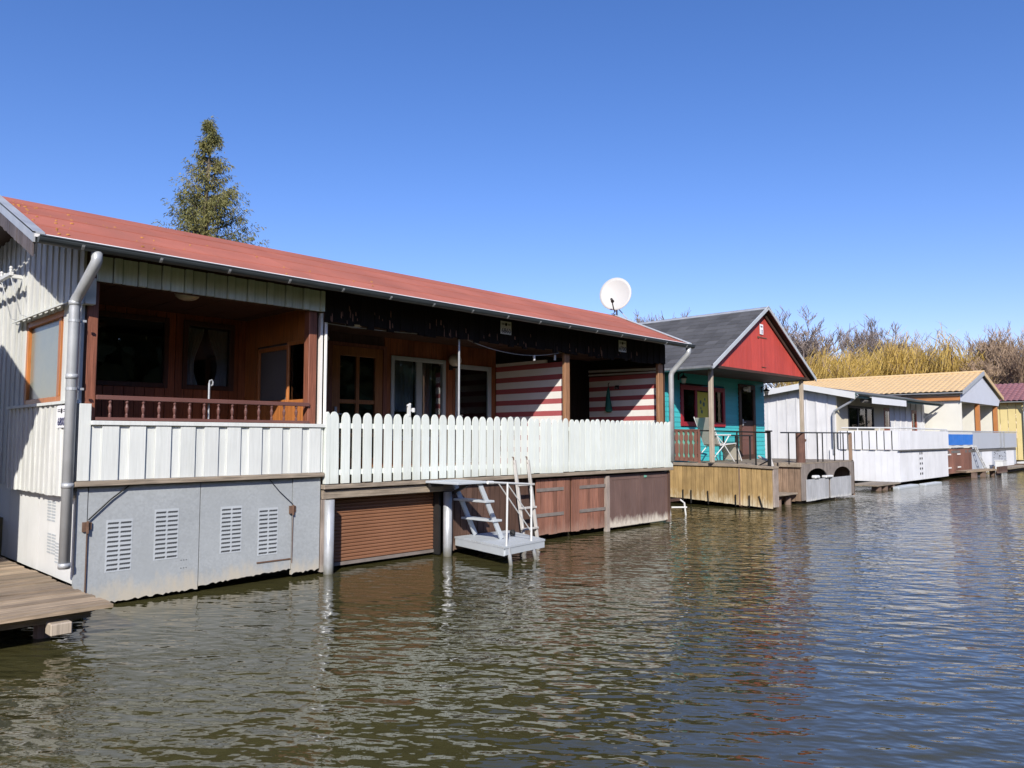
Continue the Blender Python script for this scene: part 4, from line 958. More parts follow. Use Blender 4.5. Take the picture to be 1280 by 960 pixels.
# railing
RL = thing('deck_railing', 'thin black iron railing along the timber deck', 'railing', (21, 9, 1.1))
q = MB(); q.tube([(18.34, 11.4, 2.03), (18.34, 10.6, 2.0), (18.34, 8.62, 1.935)], .018, 6); q.build('top_rail', 'black_iron', RL)
q = MB(); q.tube([(19.25, 8.74, 1.94), (24.2, 8.74, 1.955)], .018, 6); q.build('top_rail', 'black_iron', RL)
for y in (9.49, 8.98): q = MB(); q.box(18.32, 18.35, y, y + .03, 1.1, 1.95 + (y - 9) * .03); q.build('post', 'black_iron', RL)
q = MB(); q.box(18.30, 18.37, 8.60, 8.67, 1.05, 1.97); q.bar((18.34, 8.62, 1.25), (18.34, 9.0, 1.06), .03, .03); q.box(18.27, 18.40, 8.57, 8.70, 1.955, 1.99); q.build('post', 'black_iron', RL, 'stout end post with brace')
for x in (19.72, 21.62, 21.98, 22.85, 23.55): q = MB(); q.box(x - .014, x + .014, 8.73, 8.755, 1.1, 1.945); q.build('post', 'black_iron', RL)
q = MB(); q.box(24.12, 24.22, 8.72, 8.80, 1.08, 1.95); q.build('post', 'brown_gray', RL, bevel=.006)
t = thing('mooring_post', 'thick brown round post standing at the deck railing corner', 'post', (20.75, 8.85, 1.1)); q = MB(); q.tube([(20.72, 8.85, 1.05), (20.72, 8.85, 1.93)], .125, 14); q.build('trunk', 'barrel', t); 
q = MB(); q.tube([(20.78, 8.76, 1.70), (20.78, 8.72, 1.76)], .03, 8); q.build('hook', 'rust', t)
OP = thing('ornament_fence', 'dull red ornament board panel with turquoise cut outs', 'fence panel', (18.33, 11, 1.15))
q = MB()
for i in range(6):
    y0 = 10.64 + i * .148; y1 = y0 + .138; zb_ = 1.16 + (y0 - 10.6) * .03
    def side(s_):
        pr = [(0, .004), (.10, .004), (.13, .03), (.19, .03), (.22, .012), (.46, .012), (.49, .04), (.55, .04), (.58, .014), (.70, .014), (.73, .036), (.78, .036), (.81, .004), (.86, .004)]
        return [((y0 + d_) if s_ < 0 else (y1 - d_), zb_ + z) for z, d_ in pr]
    q.prism(side(-1) + side(1)[::-1], 'x', 18.325, 18.345)
q.build('boards', 'ornament', OP)
q = MB(); q.box(18.35, 18.358, 10.63, 11.53, 1.17, 2.0); q.build('backing', 'teal_paint', OP)
q = MB(); q.box(18.31, 18.36, 10.60, 11.55, 2.0, 2.035); q.box(18.30, 18.36, 10.585, 10.63, 1.12, 2.03); q.build('frame', 'ornament', OP)
# lounge chair
CH = thing('lounge_chair', 'white framed reclining deck chair with beige sling on the turquoise porch', 'deck chair', (0, 0, 0))
q = MB(); th = .012
def strip(pts, y0, y1, m, name):
    q = MB()
    for (p, r_) in zip(pts[:-1], pts[1:]): q.bar((p[0], (y0 + y1) / 2, p[1]), (r_[0], (y0 + y1) / 2, r_[1]), y1 - y0, .018)
    return q.build(name, m, CH)
strip([(-.42, 1.10), (-.34, .92), (-.12, .45), (-.05, .41)], -.25, .25, 'chair_cloth', 'backrest')
strip([(-.05, .41), (.25, .44), (.42, .46)], -.25, .25, 'chair_cloth', 'seat')
strip([(.42, .46), (.50, .40), (.62, .05)], -.25, .25, 'chair_cloth', 'footrest')
for y in (-.28, .28):
    q = MB(); q.tube([(-.44, y, 1.13), (-.10, y, .42), (.45, y, .47), (.64, y, .03)], .014, 6); q.build('side_frame', 'white_paint', CH)
    q = MB(); q.tube([(-.45, y, .012), (.0, y, .40), (.22, y, .68)], .014, 6); q.build('leg', 'white_paint', CH)
    q = MB(); q.tube([(.38, y, .012), (.02, y, .45), (-.22, y, .66)], .014, 6); q.build('leg', 'white_paint', CH)
    q = MB(); q.box(-.26, .26, y - .025, y + .025, .66, .69); q.build('armrest', 'white_paint', CH, bevel=.008)
CH.location = (19.45, 10.75, 1.125); CH.scale = (1.25, 1.0, 1.12); CH.rotation_euler = (0, 0, R(-10))
t = thing('porch_table', 'small dark table on the turquoise porch behind the deck chair', 'table', (21.3, 11.0, 1.125))
q = MB(); q.box(20.85, 21.95, 10.85, 11.35, 1.85, 1.89); q.build('top', 'black_iron', t)
for x in (20.95, 21.85):
    for y in (10.9, 11.3): q = MB(); q.box(x - .02, x + .02, y - .02, y + .02, 1.125, 1.848); q.build('leg', 'black_iron', t)
t = thing('water_ladder', 'white bathing ladder in the gap beside the honey coloured boards', 'ladder', (15.65, 9.6, 0))
for (x, y) in ((15.52, 9.72), (15.80, 9.48)): q = MB(); q.tube([(x - .0, y, -.4), (x - .05, y + .05, .28), (x - .12, y + .12, .36)], .02, 7); q.build('side_rail', 'white_paint', t)
for z in (.18,): q = MB(); q.tube([(15.51, 9.73, z), (15.79, 9.49, z)], .02, 6); q.build('rung', 'white_paint', t)
q = MB(); q.bar((15.3, 9.9, .36), (14.3, 9.9, .36), .08, .06); q.bar((15.75, 9.65, .36), (14.3, 9.65, .36), .08, .06); build_each(q, 'support_arm', 'base_board', t)

# ================================================================== GREY WHITE HOUSE
H3 = thing('grey_white_house', 'low grey white boathouse with flat pitched roof and white boarded terrace', 'boathouse', (35.5, 12, 0))
EX0, EX1, EY, EZ, RY, RZ = 30.35, 41.9, 10.78, 3.53, 12.95, 3.98
q = MB(); q.slab([(EX0, EY, EZ), (EX1, EY, EZ), (EX1, RY, RZ), (EX0, RY, RZ)], .05); q.slab([(EX0, RY, RZ), (EX1, RY, RZ), (EX1, 16.4, 3.5), (EX0, 16.4, 3.5)], .05); q.build('roof', 'grey_felt', H3)
q = MB(); q.prism([(EY - .02, EZ + .03), (RY, RZ + .03), (16.4, 3.53), (16.4, 3.30), (RY, RZ - .2), (EY - .02, EZ - .22)], 'x', EX0 - .03, EX0 - .003); q.build('verge_board', 'white_paint', H3)
q = MB(); q.box(EX0, EX1, EY - .03, EY - .003, EZ - .17, EZ + .01); q.build('eave_board', 'green_trim', H3)
q = MB(); q.prism(gutter_profile(EY - .10, EZ - .02, .06, .006), 'x', EX0, EX1 + .15); q.build('gutter', 'gutter', H3)
WW = (31.85, 34.85, 2.15, 3.12); DD = (36.15, 36.9, 1.2, 3.15); W3 = (40.0, 40.85, 2.0, 3.15)
q = MB(); boards(q, 'x', 30.70, .03, 11.62, 16, .6, 4, .24, .005, top=lambda y: min(EZ + (y - EY) * .207, RZ) - .08, alt=.02, wide=[.34, .07]); q.build('side_wall', 'h3_board', H3)
q = MB(); q.box(30.70, WW[0], 11.60, 11.64, 1.1, 3.6); q.box(WW[1], DD[0], 11.60, 11.64, 1.1, 3.6); q.box(WW[0], WW[1], 11.60, 11.64, 1.1, WW[2]); q.box(WW[0], DD[1] + .9, 11.601, 11.64, WW[3] + .02, 3.6); q.build('front_wall', 'beige', H3)
q = MB(); boards(q, 'y', 11.60, .04, DD[1], 42.2, 1.1, 3.6, .45, .02, [W3], alt=.03, wide=[.62, .2]); q.build('front_boards', 'h3_board', H3)
window(H3, 'y', 11.58, *WW, fm='black_iron', fw=.08, mull=(33.0, 34.0)); q = MB(); q.box(30.75, 42.1, 13.5, 13.55, .9, 3.7); q.box(30.75, 42.1, 11.7, 13.5, .9, .95); q.box(42.14, 42.2, 11.65, 16, .7, 3.6); build_each(q, 'room_wall', 'room_dark', H3)
q = MB(); q.box(DD[0], DD[1], 11.59, 11.63, DD[2], DD[3]); d_ = q.build('front_door', 'red_brown_door', H3); q = MB(); q.box(DD[0] + .12, DD[1] - .12, 11.58, 11.588, 2.2, 3.0); q.build('pane', 'pane', d_)
window(H3, 'y', 11.57, *W3, fm='red_brown_door', fw=.16, name='window', label='narrow red brown framed window')
q = MB(); q.tube([(30.42, 10.68, 3.46), (30.5, 11.0, 3.2), (30.6, 11.66, 2.86), (30.62, 11.72, 2.7), (30.62, 11.72, 1.15)], .05, 8); q.build('downspout', 'zinc', H3)
q = MB(); q.tube([(42.0, 10.68, 3.46), (42.05, 10.9, 3.3), (42.1, 11.9, 2.6), (42.1, 11.95, 1.2)], .05, 8); q.build('downspout', 'zinc', H3)
q = MB(); q.tube([(31.5, 10.9, 3.30), (36.0, 10.9, 3.30)], .10, 10); aw = q.build('awning', 'grey_felt', H3)
q = MB(); q.slab([(31.75, 10.62, 3.42), (36.0, 10.62, 3.42), (36.0, 10.85, 3.46), (31.75, 10.85, 3.46)], .02); q.box(31.75, 36.0, 10.60, 10.615, 3.17, 3.43); q.build('valance', 'awning', aw)
TX0, TX1, TY = 30.62, 37.05, 9.32
q = MB(); q.box(TX0 + .1, TX1, TY + .1, 11.6, 1.05, 1.2); q.build('terrace_floor', 'grey_felt', H3)
q = MB(); boards(q, 'x', TX0 - .05, .04, TY - .03, 11.55, 1.36, 2.08, .27, .05, alt=.03); q.build('terrace_parapet', 'h3_white', H3, 'white terrace parapet of upright overlapping boards')
q = MB(); q.box(TX0 + .0, TX0 + .02, TY + .02, 11.5, 1.36, 2.07); q.build('parapet_backing', 'galv_dark', H3)
q = MB(); boards(q, 'y', TY - .05, .04, TX0 - .05, TX1, 1.36, 2.08, .30, .003); q.build('terrace_parapet', 'h3_white', H3)
q = MB(); boards(q, 'x', TX0, .04, TY, 11.9, .15, 1.35, .22, .004); boards(q, 'y', TY, .04, TX0, TX1, .15, 1.35, .22, .004, top=lambda x: 1.35); q.build('basement_boards', 'h3_white', H3)
q = MB(); q.box(TX0 - .08, TX1, TY - .085, TY - .004, 1.31, 1.355); q.build('edge_beam', 'grey_felt', H3)
q = MB()
for z in (.35, .55, .75, .95, 1.15): q.box(33.05, 33.12, TY - .02, TY - .003, z, z + .08); q.box(33.3, 33.37, TY - .02, TY - .003, z, z + .08)
build_each(q, 'boat_door_hinge', 'black_iron', H3)
q = MB(); q.tube([(TX0 - .02, 11.4, 2.20), (TX0 - .02, TY, 2.18), (TX1, TY, 2.16)], .028, 6)
for x in (32, 33.6, 35.2, 36.8): q.tube([(x, TY, 2.0), (x, TY, 2.17)], .02, 5)
for y in (10, 10.8): q.tube([(TX0 - .02, y, 2.0), (TX0 - .02, y, 2.18)], .02, 5)
q.build('handrail', 'white_paint', H3)
q = MB(); q.box(TX0 + .1, TX1, 11.0, 11.05, -.2, 1.05); build_each(q, 'dark_back', 'room_dark', H3)
t = thing('landing_stage', 'low grey landing stage on block legs before the white terrace', 'landing stage', (28.2, 9.6, .1)); q = MB()
for i in range(4): q.box(27.2, 29.6, 9.0 + i * .25, 9.24 + i * .25, .16, .20)
q.build('deck_boards', 'gray_wood', t)
for x in (27.5, 28.15, 28.9): q = MB(); q.box(x, x + .22, 9.05, 9.3, -.3, .158); q.build('leg', 'base_board', t)
t = thing('white_float', 'long pale float on the water at the white terrace corner', 'float', (30.4, 8.8, .05)); q = MB(); q.box(28.9, 31.2, 8.85, 9.15, -.03, .075); q.build('body', 'grey_paint', t, bevel=.02)
t = thing('white_float', 'narrow pale float drifting before the white terrace boat doors', 'float', (32.5, 8.8, .05)); q = MB(); q.box(31.7, 33.8, 8.75, 9.0, -.03, .065); q.build('body', 'grey_paint', t, bevel=.02)

# ================================================================== SAND ROOFED HOUSE
H4 = thing('sand_roofed_house', 'cream boathouse with sand coloured tile roof and grey balcony front', 'boathouse', (46.5, 12, 0))
X0, X1, XC, ZE, ZA, Y0 = 42.25, 50.85, 46.6, 4.06, 5.28, 9.86
def wave_roof(xe, xc, ze, za, y0, y1, pitch, amp, rows, step=.025):
    q = MB(); ny = int((y1 - y0) / (pitch / 6)); vs = []; fs = []
    for r_ in range(rows):
        for e in (0, 1):
            t = (r_ + e) / rows; x = xe + (xc - xe) * t; z = ze + (za - ze) * t + (step if e == 0 else 0)
            for i in range(ny + 1):
                y = y0 + (y1 - y0) * i / ny; vs.append((x, y, z + amp * abs(math.sin(math.pi * y / pitch)) ** .7))
    for r_ in range(2 * rows - 1):
        for i in range(ny): a_ = r_ * (ny + 1) + i; fs.append((a_, a_ + 1, a_ + ny + 2, a_ + ny + 1))
    q.add(vs, fs); return q
q = wave_roof(X0 - .05, XC, ZE, ZA, Y0, 19.5, .27, .045, 9); q2 = wave_roof(X1 + .05, XC, ZE, ZA, Y0, 19.5, .27, .045, 9); q.add(q2.v, q2.f); q.build('roof', 'sand_roof', H4)
q = MB(); q.slab([(X0, Y0 + .03, ZE - .02), (X0, 19.5, ZE - .02), (XC, 19.5, ZA - .02), (XC, Y0 + .03, ZA - .02)], .06); q.slab([(X1, Y0 + .03, ZE - .02), (X1, 19.5, ZE - .02), (XC, 19.5, ZA - .021), (XC, Y0 + .03, ZA - .021)], .06); q.build('roof_decking', 'gutter', H4)
q = MB(); y = Y0 - .05
while y < 19.5: q.tube([(XC, y, ZA + .03), (XC, y + .4, ZA + .035)], [.10, .085], 8); y += .4
q.build('ridge_tiles', 'sand_roof', H4)
for (xe, s_) in ((X0 - .06, 1), (X1 + .06, -1)):
    q = MB(); q.prism([(xe, ZE + .06), (XC, ZA + .09), (XC, ZA - .14), (xe, ZE - .13)], 'y', Y0 - .05, Y0 - .01); q.build('barge_board', 'zinc' if s_ > 0 else 'sand_roof', H4)
q = MB(); q.prism([(X0 + .1, 3.60), (X1 - .6, 3.60), (X1 - .25, ZE - .12), (XC, ZA - .14), (X0 + .1, ZE - .06)], 'y', Y0 + .10, Y0 + .14); q.build('gable', 'gable_grey', H4)
q = MB(); q.prism(gutter_profile(0, 0, .07, .006), 'y', Y0, 19.5); q.v = [(X0 - .10 + v[0], v[1], ZE - .01 + v[2]) for v in q.v]; q.build('gutter', 'zinc', H4)
q = MB(); q.box(X0 + .08, X0 + .14, Y0 + .16, 19, 3.66, 3.88); q.build('eave_beam', 'orange_post', H4)
q = MB(); q.box(X0 + .25, X0 + .40, Y0 + .16, 19.4, .5, 4.0); q.build('side_wall', 'cream_wall', H4)
q = MB(); q.box(X0 + .4, X1 - .3, 12.3, 12.4, .9, 3.7); q.box(X0 + .4, X1 - .3, Y0 + .16, 12.29, 3.64, 3.68); q.build('veranda_wall', 'cream_wall', H4)
for x in (46.05, 50.05):
    q = MB(); q.box(x, x + .10, Y0 + .36, 12.29, 1.2, 3.63); q.build('partition', 'cream_wall', H4)
    q = MB(); q.box(x - .06, x + .20, Y0 + .16, Y0 + .34, 1.2, 3.6); q.build('veranda_post', 'orange_post', H4)
BY = 9.6
q = MB(); q.box(37.2, 52.6, BY + .05, 12.2, 1.1, 1.22); q.build('balcony_floor', 'grey_felt', H4)
q = MB()
for (a, b_) in ((42.6, 44.0), (44.02, 48.2), (48.22, 49.6), (49.62, 52.6)): q.box(a, b_, BY, BY + .03, 1.26, 2.08)
build_each(q, 'balcony_panel', 'h4_panel', H4)
q = MB(); q.tube([(37.15, BY, 2.10), (52.62, BY, 2.14)], .03, 6); q.build('balcony_rail', 'zinc', H4)
q = MB(); q.box(48.35, 48.7, BY - .02, BY - .003, 1.3, 2.1); q.box(49.1, 49.45, BY - .02, BY - .003, 1.3, 2.1); build_each(q, 'balcony_stiffener', 'zinc', H4)
q = MB(); boards(q, 'y', BY + .05, .03, 37.15, 42.5, .18, 1.32, .3, .008); q.build('boat_door', 'red_door', H4, 'red brown boarded boat doors')
q = MB(); 
for x in (38.3, 39.9):
    for z in (.42, 1.02): q.box(x, x + .5, BY + .02, BY + .046, z, z + .06)
build_each(q, 'strap_hinge', 'stripe_white', H4)
q = MB(); q.box(42.55, 44.6, BY + .06, BY + .10, .2, 1.25); q.box(46.7, 50.1, BY + .06, BY + .10, .3, 1.25); q.box(44.6, 46.7, BY + .061, BY + .1, 1.12, 1.25); q.box(50.1, 52.0, BY + .061, BY + .1, 1.12, 1.25); q.box(52.0, 52.6, BY + .06, BY + .1, .3, 1.25); build_each(q, 'basement_wall', 'h4_panel', H4)
ro = random.Random(2); q = MB()
for i in range(34): x = ro.uniform(47.0, 49.9); z = ro.uniform(.4, 1.15); q.box(x, x + ro.uniform(.05, .14), BY + .045, BY + .058, z, z + .035)
build_each(q, 'trellis_slat', 'black_iron', H4)
q = MB(); q.box(44.6, 46.7, BY + .055, BY + .09, .2, 1.118); q.build('white_door', 'h3_white', H4)
q = MB(); q.box(50.1, 52.0, BY + .055, BY + .09, .25, 1.118); q.build('white_door', 'h3_white', H4)
q = MB(); q.box(38.3, 52.6, 11.2, 11.25, -.2, 1.1); build_each(q, 'dark_back', 'room_dark', H4)
t = thing('blue_banner', 'bright blue cloth banner tied to the balcony rail', 'banner', (40.4, BY - .05, 1.7)); q = MB(); n = 16; vs = []
for i in range(n + 1):
    for z in (1.47, 1.72, 1.97): vs.append((37.75 + 4.7 * i / n, BY - .05 + .02 * math.sin(i * 1.3 + z * 4), z))
fs = [(i * 3 + k, i * 3 + k + 1, i * 3 + k + 4, i * 3 + k + 3) for i in range(n) for k in range(2)]
vs2 = [(v[0], v[1] + .012, v[2]) for v in vs]; q.add(vs, fs); q.add(vs2, [f[::-1] for f in fs]); q.build('cloth', 'banner', t)
q = MB(); q.box(37.7, 42.45, BY - .03, BY - .015, 1.36, 1.46); q.box(37.7, 42.45, BY - .03, BY - .015, 1.985, 2.07); build_each(q, 'border', 'white_paint', t)
t = thing('white_ladder', 'white ladder leaning below the blue banner', 'ladder', (43.2, 9.4, 0))
for dx in (0, .35): q = MB(); q.tube([(42.35 + dx, 9.5, 1.40), (43.7 + dx, 9.3, .1)], .03, 6); q.build('side_rail', 'white_paint', t)
q = MB()
for u in (.2, .4, .6, .8): q.tube([(42.35 + 1.35 * u, 9.5 - .2 * u, 1.4 - 1.3 * u), (42.70 + 1.35 * u, 9.5 - .2 * u, 1.4 - 1.3 * u)], .022, 5)
build_each(q, 'rung', 'white_paint', t)
t = thing('boat_stage', 'small brown boat stage before the brown boat doors', 'landing stage', (42, 8.9, .3))
q = MB(); q.slab([(38.6, 9.0, .32), (42.5, 8.6, .32), (42.9, 9.2, .32), (38.9, 9.5, .32)], .07); q.build('deck_boards', 'deck_wood', t)
q = MB(); q.box(42.5, 44.2, 8.5, 8.62, .12, .42); q.build('side_board', 'base_board', t)
for x in (39.2, 40.8, 42.6, 43.9): q = MB(); q.box(x, x + .2, 8.75, 8.95, -.3, .25); q.build('leg', 'base_board', t)
t = thing('white_box', 'white plastic box standing at the grey balcony basement', 'box', (46.2, 9.1, .2)); q = MB(); q.box(45.7, 46.7, 9.0, 9.35, .0, .62); q.build('body', 'white_paint', t, bevel=.03)
q = MB(); q.box(45.68, 46.72, 8.98, 9.37, .62, .66); q.build('lid', 'white_paint', t, bevel=.01)
t = thing('grey_stage', 'flat grey landing stage before the second white door', 'landing stage', (49.5, 9.1, .15)); q = MB(); q.box(46.8, 52.4, 8.9, 9.5, .16, .24); q.build('deck_boards', 'gray_wood', t); q = MB(); q.box(47.0, 52.2, 9.2, 9.45, -.3, .158); q.build('bearer', 'base_board', t)

# ================================================================== YELLOW HOUSE
H5 = thing('yellow_house', 'yellow boarded boathouse with maroon tile roof at the far end', 'boathouse', (58.5, 12, 0))
q = MB(); boards(q, 'x', 55.3, .05, 9.65, 18, .45, 4.0, .42, .03, alt=.02); q.build('side_wall', 'h5_yellow', H5)
q = MB(); boards(q, 'y', 9.62, .05, 55.3, 62.5, .45, 6, .42, .02, top=lambda x: 4.05 + (3.6 - abs(x - 58.9)) * .34); q.build('front_wall', 'h5_yellow', H5)
q = MB(); q.box(55.38, 62.4, 9.75, 18, -.3, .44); q.build('basement', 'base_board', H5)
q = wave_roof(54.95, 58.9, 4.05, 5.35, 9.3, 18.5, .30, .05, 10); q2 = wave_roof(62.85, 58.9, 4.05, 5.35, 9.3, 18.5, .30, .05, 10); q.add(q2.v, q2.f); q.build('roof', 'maroon_roof', H5)
q = MB(); q.prism(gutter_profile(0, 0, .07, .006), 'y', 9.3, 18.5); q.v = [(54.88 + v[0], v[1], 4.03 + v[2]) for v in q.v]; q.build('gutter', 'zinc', H5)
q = MB(); q.tube([(54.9, 9.5, 3.98), (55.1, 9.6, 3.6), (55.22, 9.62, 3.4), (55.22, 9.62, .6)], .07, 8); q.build('downspout', 'zinc', H5)
q = MB(); q.box(55.0, 62.8, 9.5, 18.3, 3.98, 4.02); build_each(q, 'soffit', 'post_oak', H5)
t = thing('bathing_ladder', 'white bathing ladder at the foot of the yellow house', 'ladder', (54, 9.0, 0))
for x in (53.3, 54.6): q = MB(); q.tube([(x, 9.3, .75), (x - .2, 9.1, .78), (x + .1, 8.9, -.3)], .04, 6); q.build('side_rail', 'white_paint', t)
q = MB(); q.box(53.0, 55.0, 9.2, 9.7, .30, .40); build_each(q, 'step', 'white_paint', t)

# ================================================================== TREES
def place(px, d):
    """point on the bank at distance d in the direction of image column px"""
    a = YAW - math.atan((px - 640) / F); k = d / math.cos(math.atan((px - 640) / F))
    return Vector((math.cos(a) * k, math.sin(a) * k, .95))
def branchy(seed, h, levels, spread, up, trunk_r, split=(3, 4), upright=.3, twig_r=.02, first=.28):
    ro = random.Random(seed); T, C = MB(), MB()
    def grow(p, d, L, r, lev):
        n = 3; pts = [p]; dd = d.copy(); 
        for i in range(n):
            dd = (dd + Vector((ro.uniform(-1, 1), ro.uniform(-1, 1), ro.uniform(-.5, .8))) * .16 + Vector((0, 0, upright * .1))).normalized()
            pts.append(pts[-1] + dd * (L / n))
        r1 = max(twig_r * .6, r * (.55 if lev < levels else .3)); rs = [r + (r1 - r) * i / n for i in range(n + 1)]
        (T if lev <= 1 else C).tube(pts, rs, 6 if lev == 0 else 4 if lev == 1 else 3, cap=False)
        if lev >= levels: return
        nb = ro.randint(*split)
        for k in range(nb + (2 if lev == 0 else 0)):
            t = ro.uniform(first if lev == 0 else .3, 1.0) if k else 1.0
            i = min(n - 1, int(t * n)); q_ = pts[i].lerp(pts[i + 1], t * n - i)
            a = ro.uniform(0, 2 * math.pi); side = Vector((math.cos(a), math.sin(a), ro.uniform(-.1, .5)))
            nd = (dd * (1 - spread) + side * spread + Vector((0, 0, up))).normalized()
            grow(q_, nd, L * ro.uniform(.55, .80), max(twig_r, r * ro.uniform(.45, .62)), lev + 1)
    grow(Vector((0, 0, -.3)), Vector((0, 0, 1)), h * .36, trunk_r, 0)
    zz = sorted(v[2] for v in C.v); k = h / zz[int(len(zz) * .997)]
    T.v = [(v[0] * k, v[1] * k, v[2] * k) for v in T.v]; C.v = [(v[0] * k, v[1] * k, v[2] * k) for v in C.v]
    return T, C
def willow(seed, h, wd, n, droop):
    ro = random.Random(seed); T, C = branchy(seed, h * .86, 4, .5, .22, .2, (3, 4), .45, .024, .18)
    tips = [Vector(v) for v in C.v if v[2] > h * .18]
    S = MB()
    for i in range(n):
        p = Vector(ro.choice(tips)); p += Vector((ro.gauss(0, wd * .06), ro.gauss(0, wd * .06), ro.gauss(0, .3)))
        a = ro.uniform(0, 2 * math.pi); L = ro.uniform(.6, 1.7); out = Vector((math.cos(a), math.sin(a), 0))
        up_ = ro.random() > droop; lean = ro.uniform(.15, .7)
        w_ = ro.uniform(.013, .024); pts = []
        for k in range(5):
            t = k / 4
            pts.append(p + out * (L * lean * t) + Vector((0, 0, (L * t * (.9 - .25 * t) if up_ else L * (.35 * t - 1.35 * t * t)))))
        sd = Vector((-math.sin(a + 1), math.cos(a + 1), .0)) * w_
        vs = []
        for k, q_ in enumerate(pts): ww = 1 - .6 * k / 4; vs += [q_ - sd * ww, q_ + sd * ww]
        S.add(vs, [(2 * k, 2 * k + 1, 2 * k + 3, 2 * k + 2) for k in range(4)])
    zs = sorted(v[2] for v in S.v); k = h / zs[int(len(zs) * .9985)]
    for m_ in (T, C, S): m_.v = [(v[0] * k, v[1] * k, v[2] * k) for v in m_.v]
    return T, C, S
def tree(name, T, C, cmat, lab, cat, group=None, S=None, smat=None):
    t = thing(name, lab, cat, (0, 0, 0), group); T.build('trunk', 'bark', t, fix=False)
    if S is None: C.build('crown', cmat, t, fix=False)
    else:
        c_ = C.build('limbs', cmat, t, fix=False); S.build('crown', smat, t, fix=False)
    return t
# conifer behind the red roof
ro = random.Random(21); T = MB(); T.tube([(0, 0, -.3), (.05, 0, 4), (0, .05, 8), (.05, 0, 10.3)], [.2, .15, .07, .015], 7); C = MB()
HC = 10.6
def spray(p, d, L):
    for k in range(int(12 + L * 22)):
        t = ro.random() ** .7; q_ = p + d * (L * t) + Vector((ro.gauss(0, .05), ro.gauss(0, .05), ro.gauss(0, .05) - .03 * t))
        ax_ = (d * .5 + Vector((ro.gauss(0, .5), ro.gauss(0, .5), -.75 + ro.gauss(0, .4)))).normalized(); l_ = ro.uniform(.06, .16); sd = ax_.cross(Vector((ro.gauss(0, 1), ro.gauss(0, 1), ro.gauss(0, 1)))).normalized() * ro.uniform(.007, .018)
        C.add([q_, q_ + ax_ * l_ * .4 + sd, q_ + ax_ * l_, q_ + ax_ * l_ * .5 - sd], [(0, 1, 2, 3)])
z = 1.0
while z < 10.45:
    f = (HC - z) / HC; nb = 5 if f > .2 else 3
    for k in range(nb):
        a = ro.uniform(0, 6.283); L = (.08 + 4.3 * f ** 1.12) * ro.uniform(.5, 1.12) * .95
        if ro.random() < .17: continue
        base = Vector((0, 0, z)); d0 = Vector((math.cos(a), math.sin(a), -.10 + ro.uniform(-.1, .25))).normalized(); pts = [base]
        for i in range(5): d0 = (d0 + Vector((0, 0, .17))).normalized(); pts.append(pts[-1] + d0 * L / 5)
        T.tube(pts, [.03 * (.4 + f), .024, .02, .015, .010, .006], 4, cap=False)
        for i in range(1, 6):
            for m in range(2 + int(L * 1.3)):
                b0 = pts[i - 1].lerp(pts[i], ro.random()); aa = a + ro.choice((-1, 1)) * ro.uniform(.3, 1.3)
                dd = Vector((math.cos(aa), math.sin(aa), ro.uniform(-.5, .35))).normalized(); spray(b0, dd, ro.uniform(.18, .42) * (1.1 - .08 * i) * min(1, .35 + 2.4 * f))
        spray(pts[-1], d0, .3 * min(1, .3 + 2.4 * f))
    z += .17
for k in range(10): spray(Vector((.04, 0, 9.9 + k * .07)), Vector((ro.gauss(0, .3), ro.gauss(0, .3), .8)).normalized(), .10)
ct = tree('conifer', T, C, 'conifer', 'tall olive green conifer rising behind the red felt roof', 'tree'); ct.location = (9.50, 22, .8); ct.rotation_euler = (R(1), R(1.2), 0)

BT = [branchy(1, 10, 6, .50, .14, .17, (3, 4), .3, .019, .45), branchy(5, 10, 6, .46, .20, .15, (3, 4), .4, .019, .42), branchy(8, 10, 6, .54, .10, .19, (3, 4), .25, .019, .5)]
protos = []
bare_spots = [  # column, top row, distance, variant, twig colour, label
 (990, 394, 74, 0, 0, 'bare spreading tree rising just behind the red gable peak'),
 (1012, 393, 68, 2, 0, 'tall bare tree with open crown right of the red gable'),
 (1030, 424, 92, 1, 0, 'lower bare tree just right of the red gable, over golden willows'),
 (1066, 412, 90, 1, 0, 'bare tree with upright twigs midway between the red gable and the densest dark bare tree'),
 (1106, 402, 84, 0, 0, 'densest dark bare tree above the middle of the sand roof'),
 (1124, 407, 88, 2, 0, 'bare tree on the right shoulder of the densest dark bare tree'),
 (1140, 420, 92, 1, 0, 'small bare tree in the sky gap before the round willow'),
 (1224, 424, 62, 1, 1, 'brownish bare tree touching the round willow on its right'),
 (1238, 412, 78, 0, 1, 'brown bare tree over the peak of the sand roofed gable'),
 (1252, 420, 60, 2, 1, 'brown bare tree between the sand roof and the maroon roof'),
 (1272, 416, 60, 1, 1, 'brown bare tree over the maroon roof'),
 (1288, 414, 76, 0, 1, 'brown bare tree cut by the right edge of the view'),
 (1262, 432, 56, 1, 1, 'shorter brown bare tree close behind the maroon roof'),
 (1236, 434, 58, 2, 1, 'shorter brown bare tree close behind the sand roofed gable'),
 (812, 399, 100, 1, 0, 'faint bare tree top left of the charcoal roof, nearest the dish'),
 (828, 395, 96, 0, 0, 'faint bare tree top in the middle over the red roof end'),
 (846, 396, 98, 1, 0, 'faint bare tree top peeping over the charcoal ridge')]
rt = random.Random(12)
for i, (px, ty, d, v, br, lab) in enumerate(bare_spots):
    key = (v, br)
    src = next((p for k_, p in protos if k_ == key), None)
    if src is None:
        T, C = BT[v]; o = tree('bare_tree', T, C, 'twig_brown' if br else 'twig', lab, 'tree', 'bare trees behind the boathouses'); protos.append((key, o))
    else:
        o = copy_tree(src); o['label'] = lab
    hgt = CAMH + d * (548 - ty) / F * 1.0 - .95
    s_ = hgt / 10; o.location = place(px, d); o.scale = (s_ * rt.uniform(.9, 1.1),) * 2 + (s_,); o.rotation_euler = (0, 0, rt.uniform(0, 6.28))
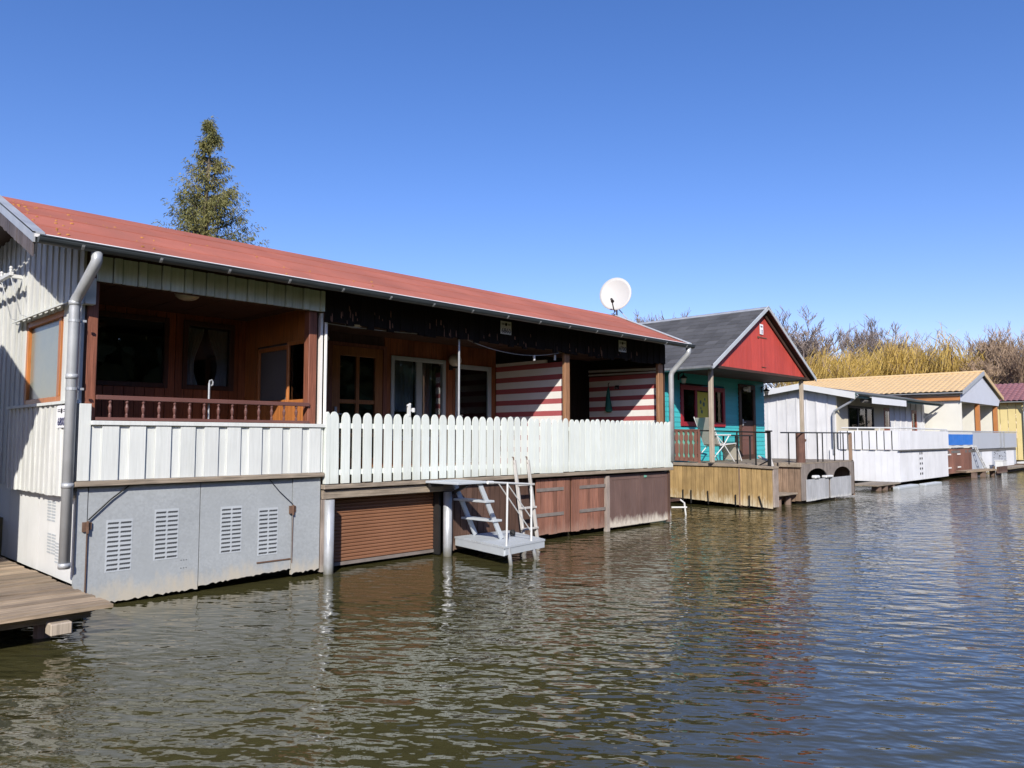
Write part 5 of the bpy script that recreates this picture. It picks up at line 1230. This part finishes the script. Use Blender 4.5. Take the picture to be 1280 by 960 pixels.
WT = [willow(31, 10, 5, 3600, .60), willow(37, 10, 6, 5000, .85)]
will_spots = [
 (1012, 446, 62, 0, 'golden willow thicket half behind the red gable verge'),
 (1032, 436, 66, 0, 'golden willow with upright shoots nearest the red gable'),
 (1052, 441, 64, 0, 'golden willow low between the bare trees'),
 (1074, 430, 68, 0, 'golden willow under the middle bare trees'),
 (1096, 440, 64, 0, 'golden willow in front of the densest dark bare tree'),
 (1118, 427, 66, 0, 'golden willow with tallest shoots left of the sky gap'),
 (1140, 445, 64, 0, 'golden willow at the foot of the sky gap'),
 (1162, 440, 66, 1, 'golden willow leaning left of the round weeping willow'),
 (1186, 417, 62, 1, 'round weeping willow standing above the sand roof'),
 (1206, 436, 66, 1, 'golden weeping willow right of the round willow')]
wp_ = {}
for i, (px, ty, d, v, lab) in enumerate(will_spots):
    if v not in wp_:
        T, C, S = WT[v]; o = tree('willow_tree', T, C, 'twig_brown', lab, 'willow', 'golden willows behind the boathouses', S, 'willow'); wp_[v] = o
    else:
        o = copy_tree(wp_[v]); o['label'] = lab
    hgt = CAMH + d * (548 - ty) / F - .95
    s_ = hgt / 10; o.location = place(px, d); o.scale = (s_ * rt.uniform(1.1, 1.45),) * 2 + (s_,); o.rotation_euler = (0, 0, rt.uniform(0, 6.28))

# ================================================================== the wooded bank across the water, mirrored in the panes
ro = random.Random(77); q = MB()
for i in range(17000):
    x = ro.uniform(-40, 190); hgt = 15 + 3.5 * math.sin(x * .13) + 2 * math.sin(x * .41 + 1)
    p = Vector((x, -46 + ro.gauss(0, 2.5), .3 + hgt * ro.random())); r_ = ro.uniform(.5, 1.4) * (1.7 if i % 3 == 0 else 1)
    u = Vector((ro.gauss(0, 1), ro.gauss(0, 1), ro.gauss(0, 1))).normalized(); v = u.cross(Vector((ro.gauss(0, 1), ro.gauss(0, 1), ro.gauss(0, 1)))).normalized()
    q.add([p - u * r_, p - v * r_ * .6, p + u * r_, p + v * r_ * .6], [(0, 1, 2, 3)])
wd_ = q.build('woods', 'conifer', None, fix=False); wd_['kind'] = 'stuff'; wd_['label'] = 'dark wood on the bank across the water'; wd_['category'] = 'woods'
g = MB(); g.box(-1500, 2500, -90, -42, -.5, .6); structure(g.build('far_bank', 'ground', None))
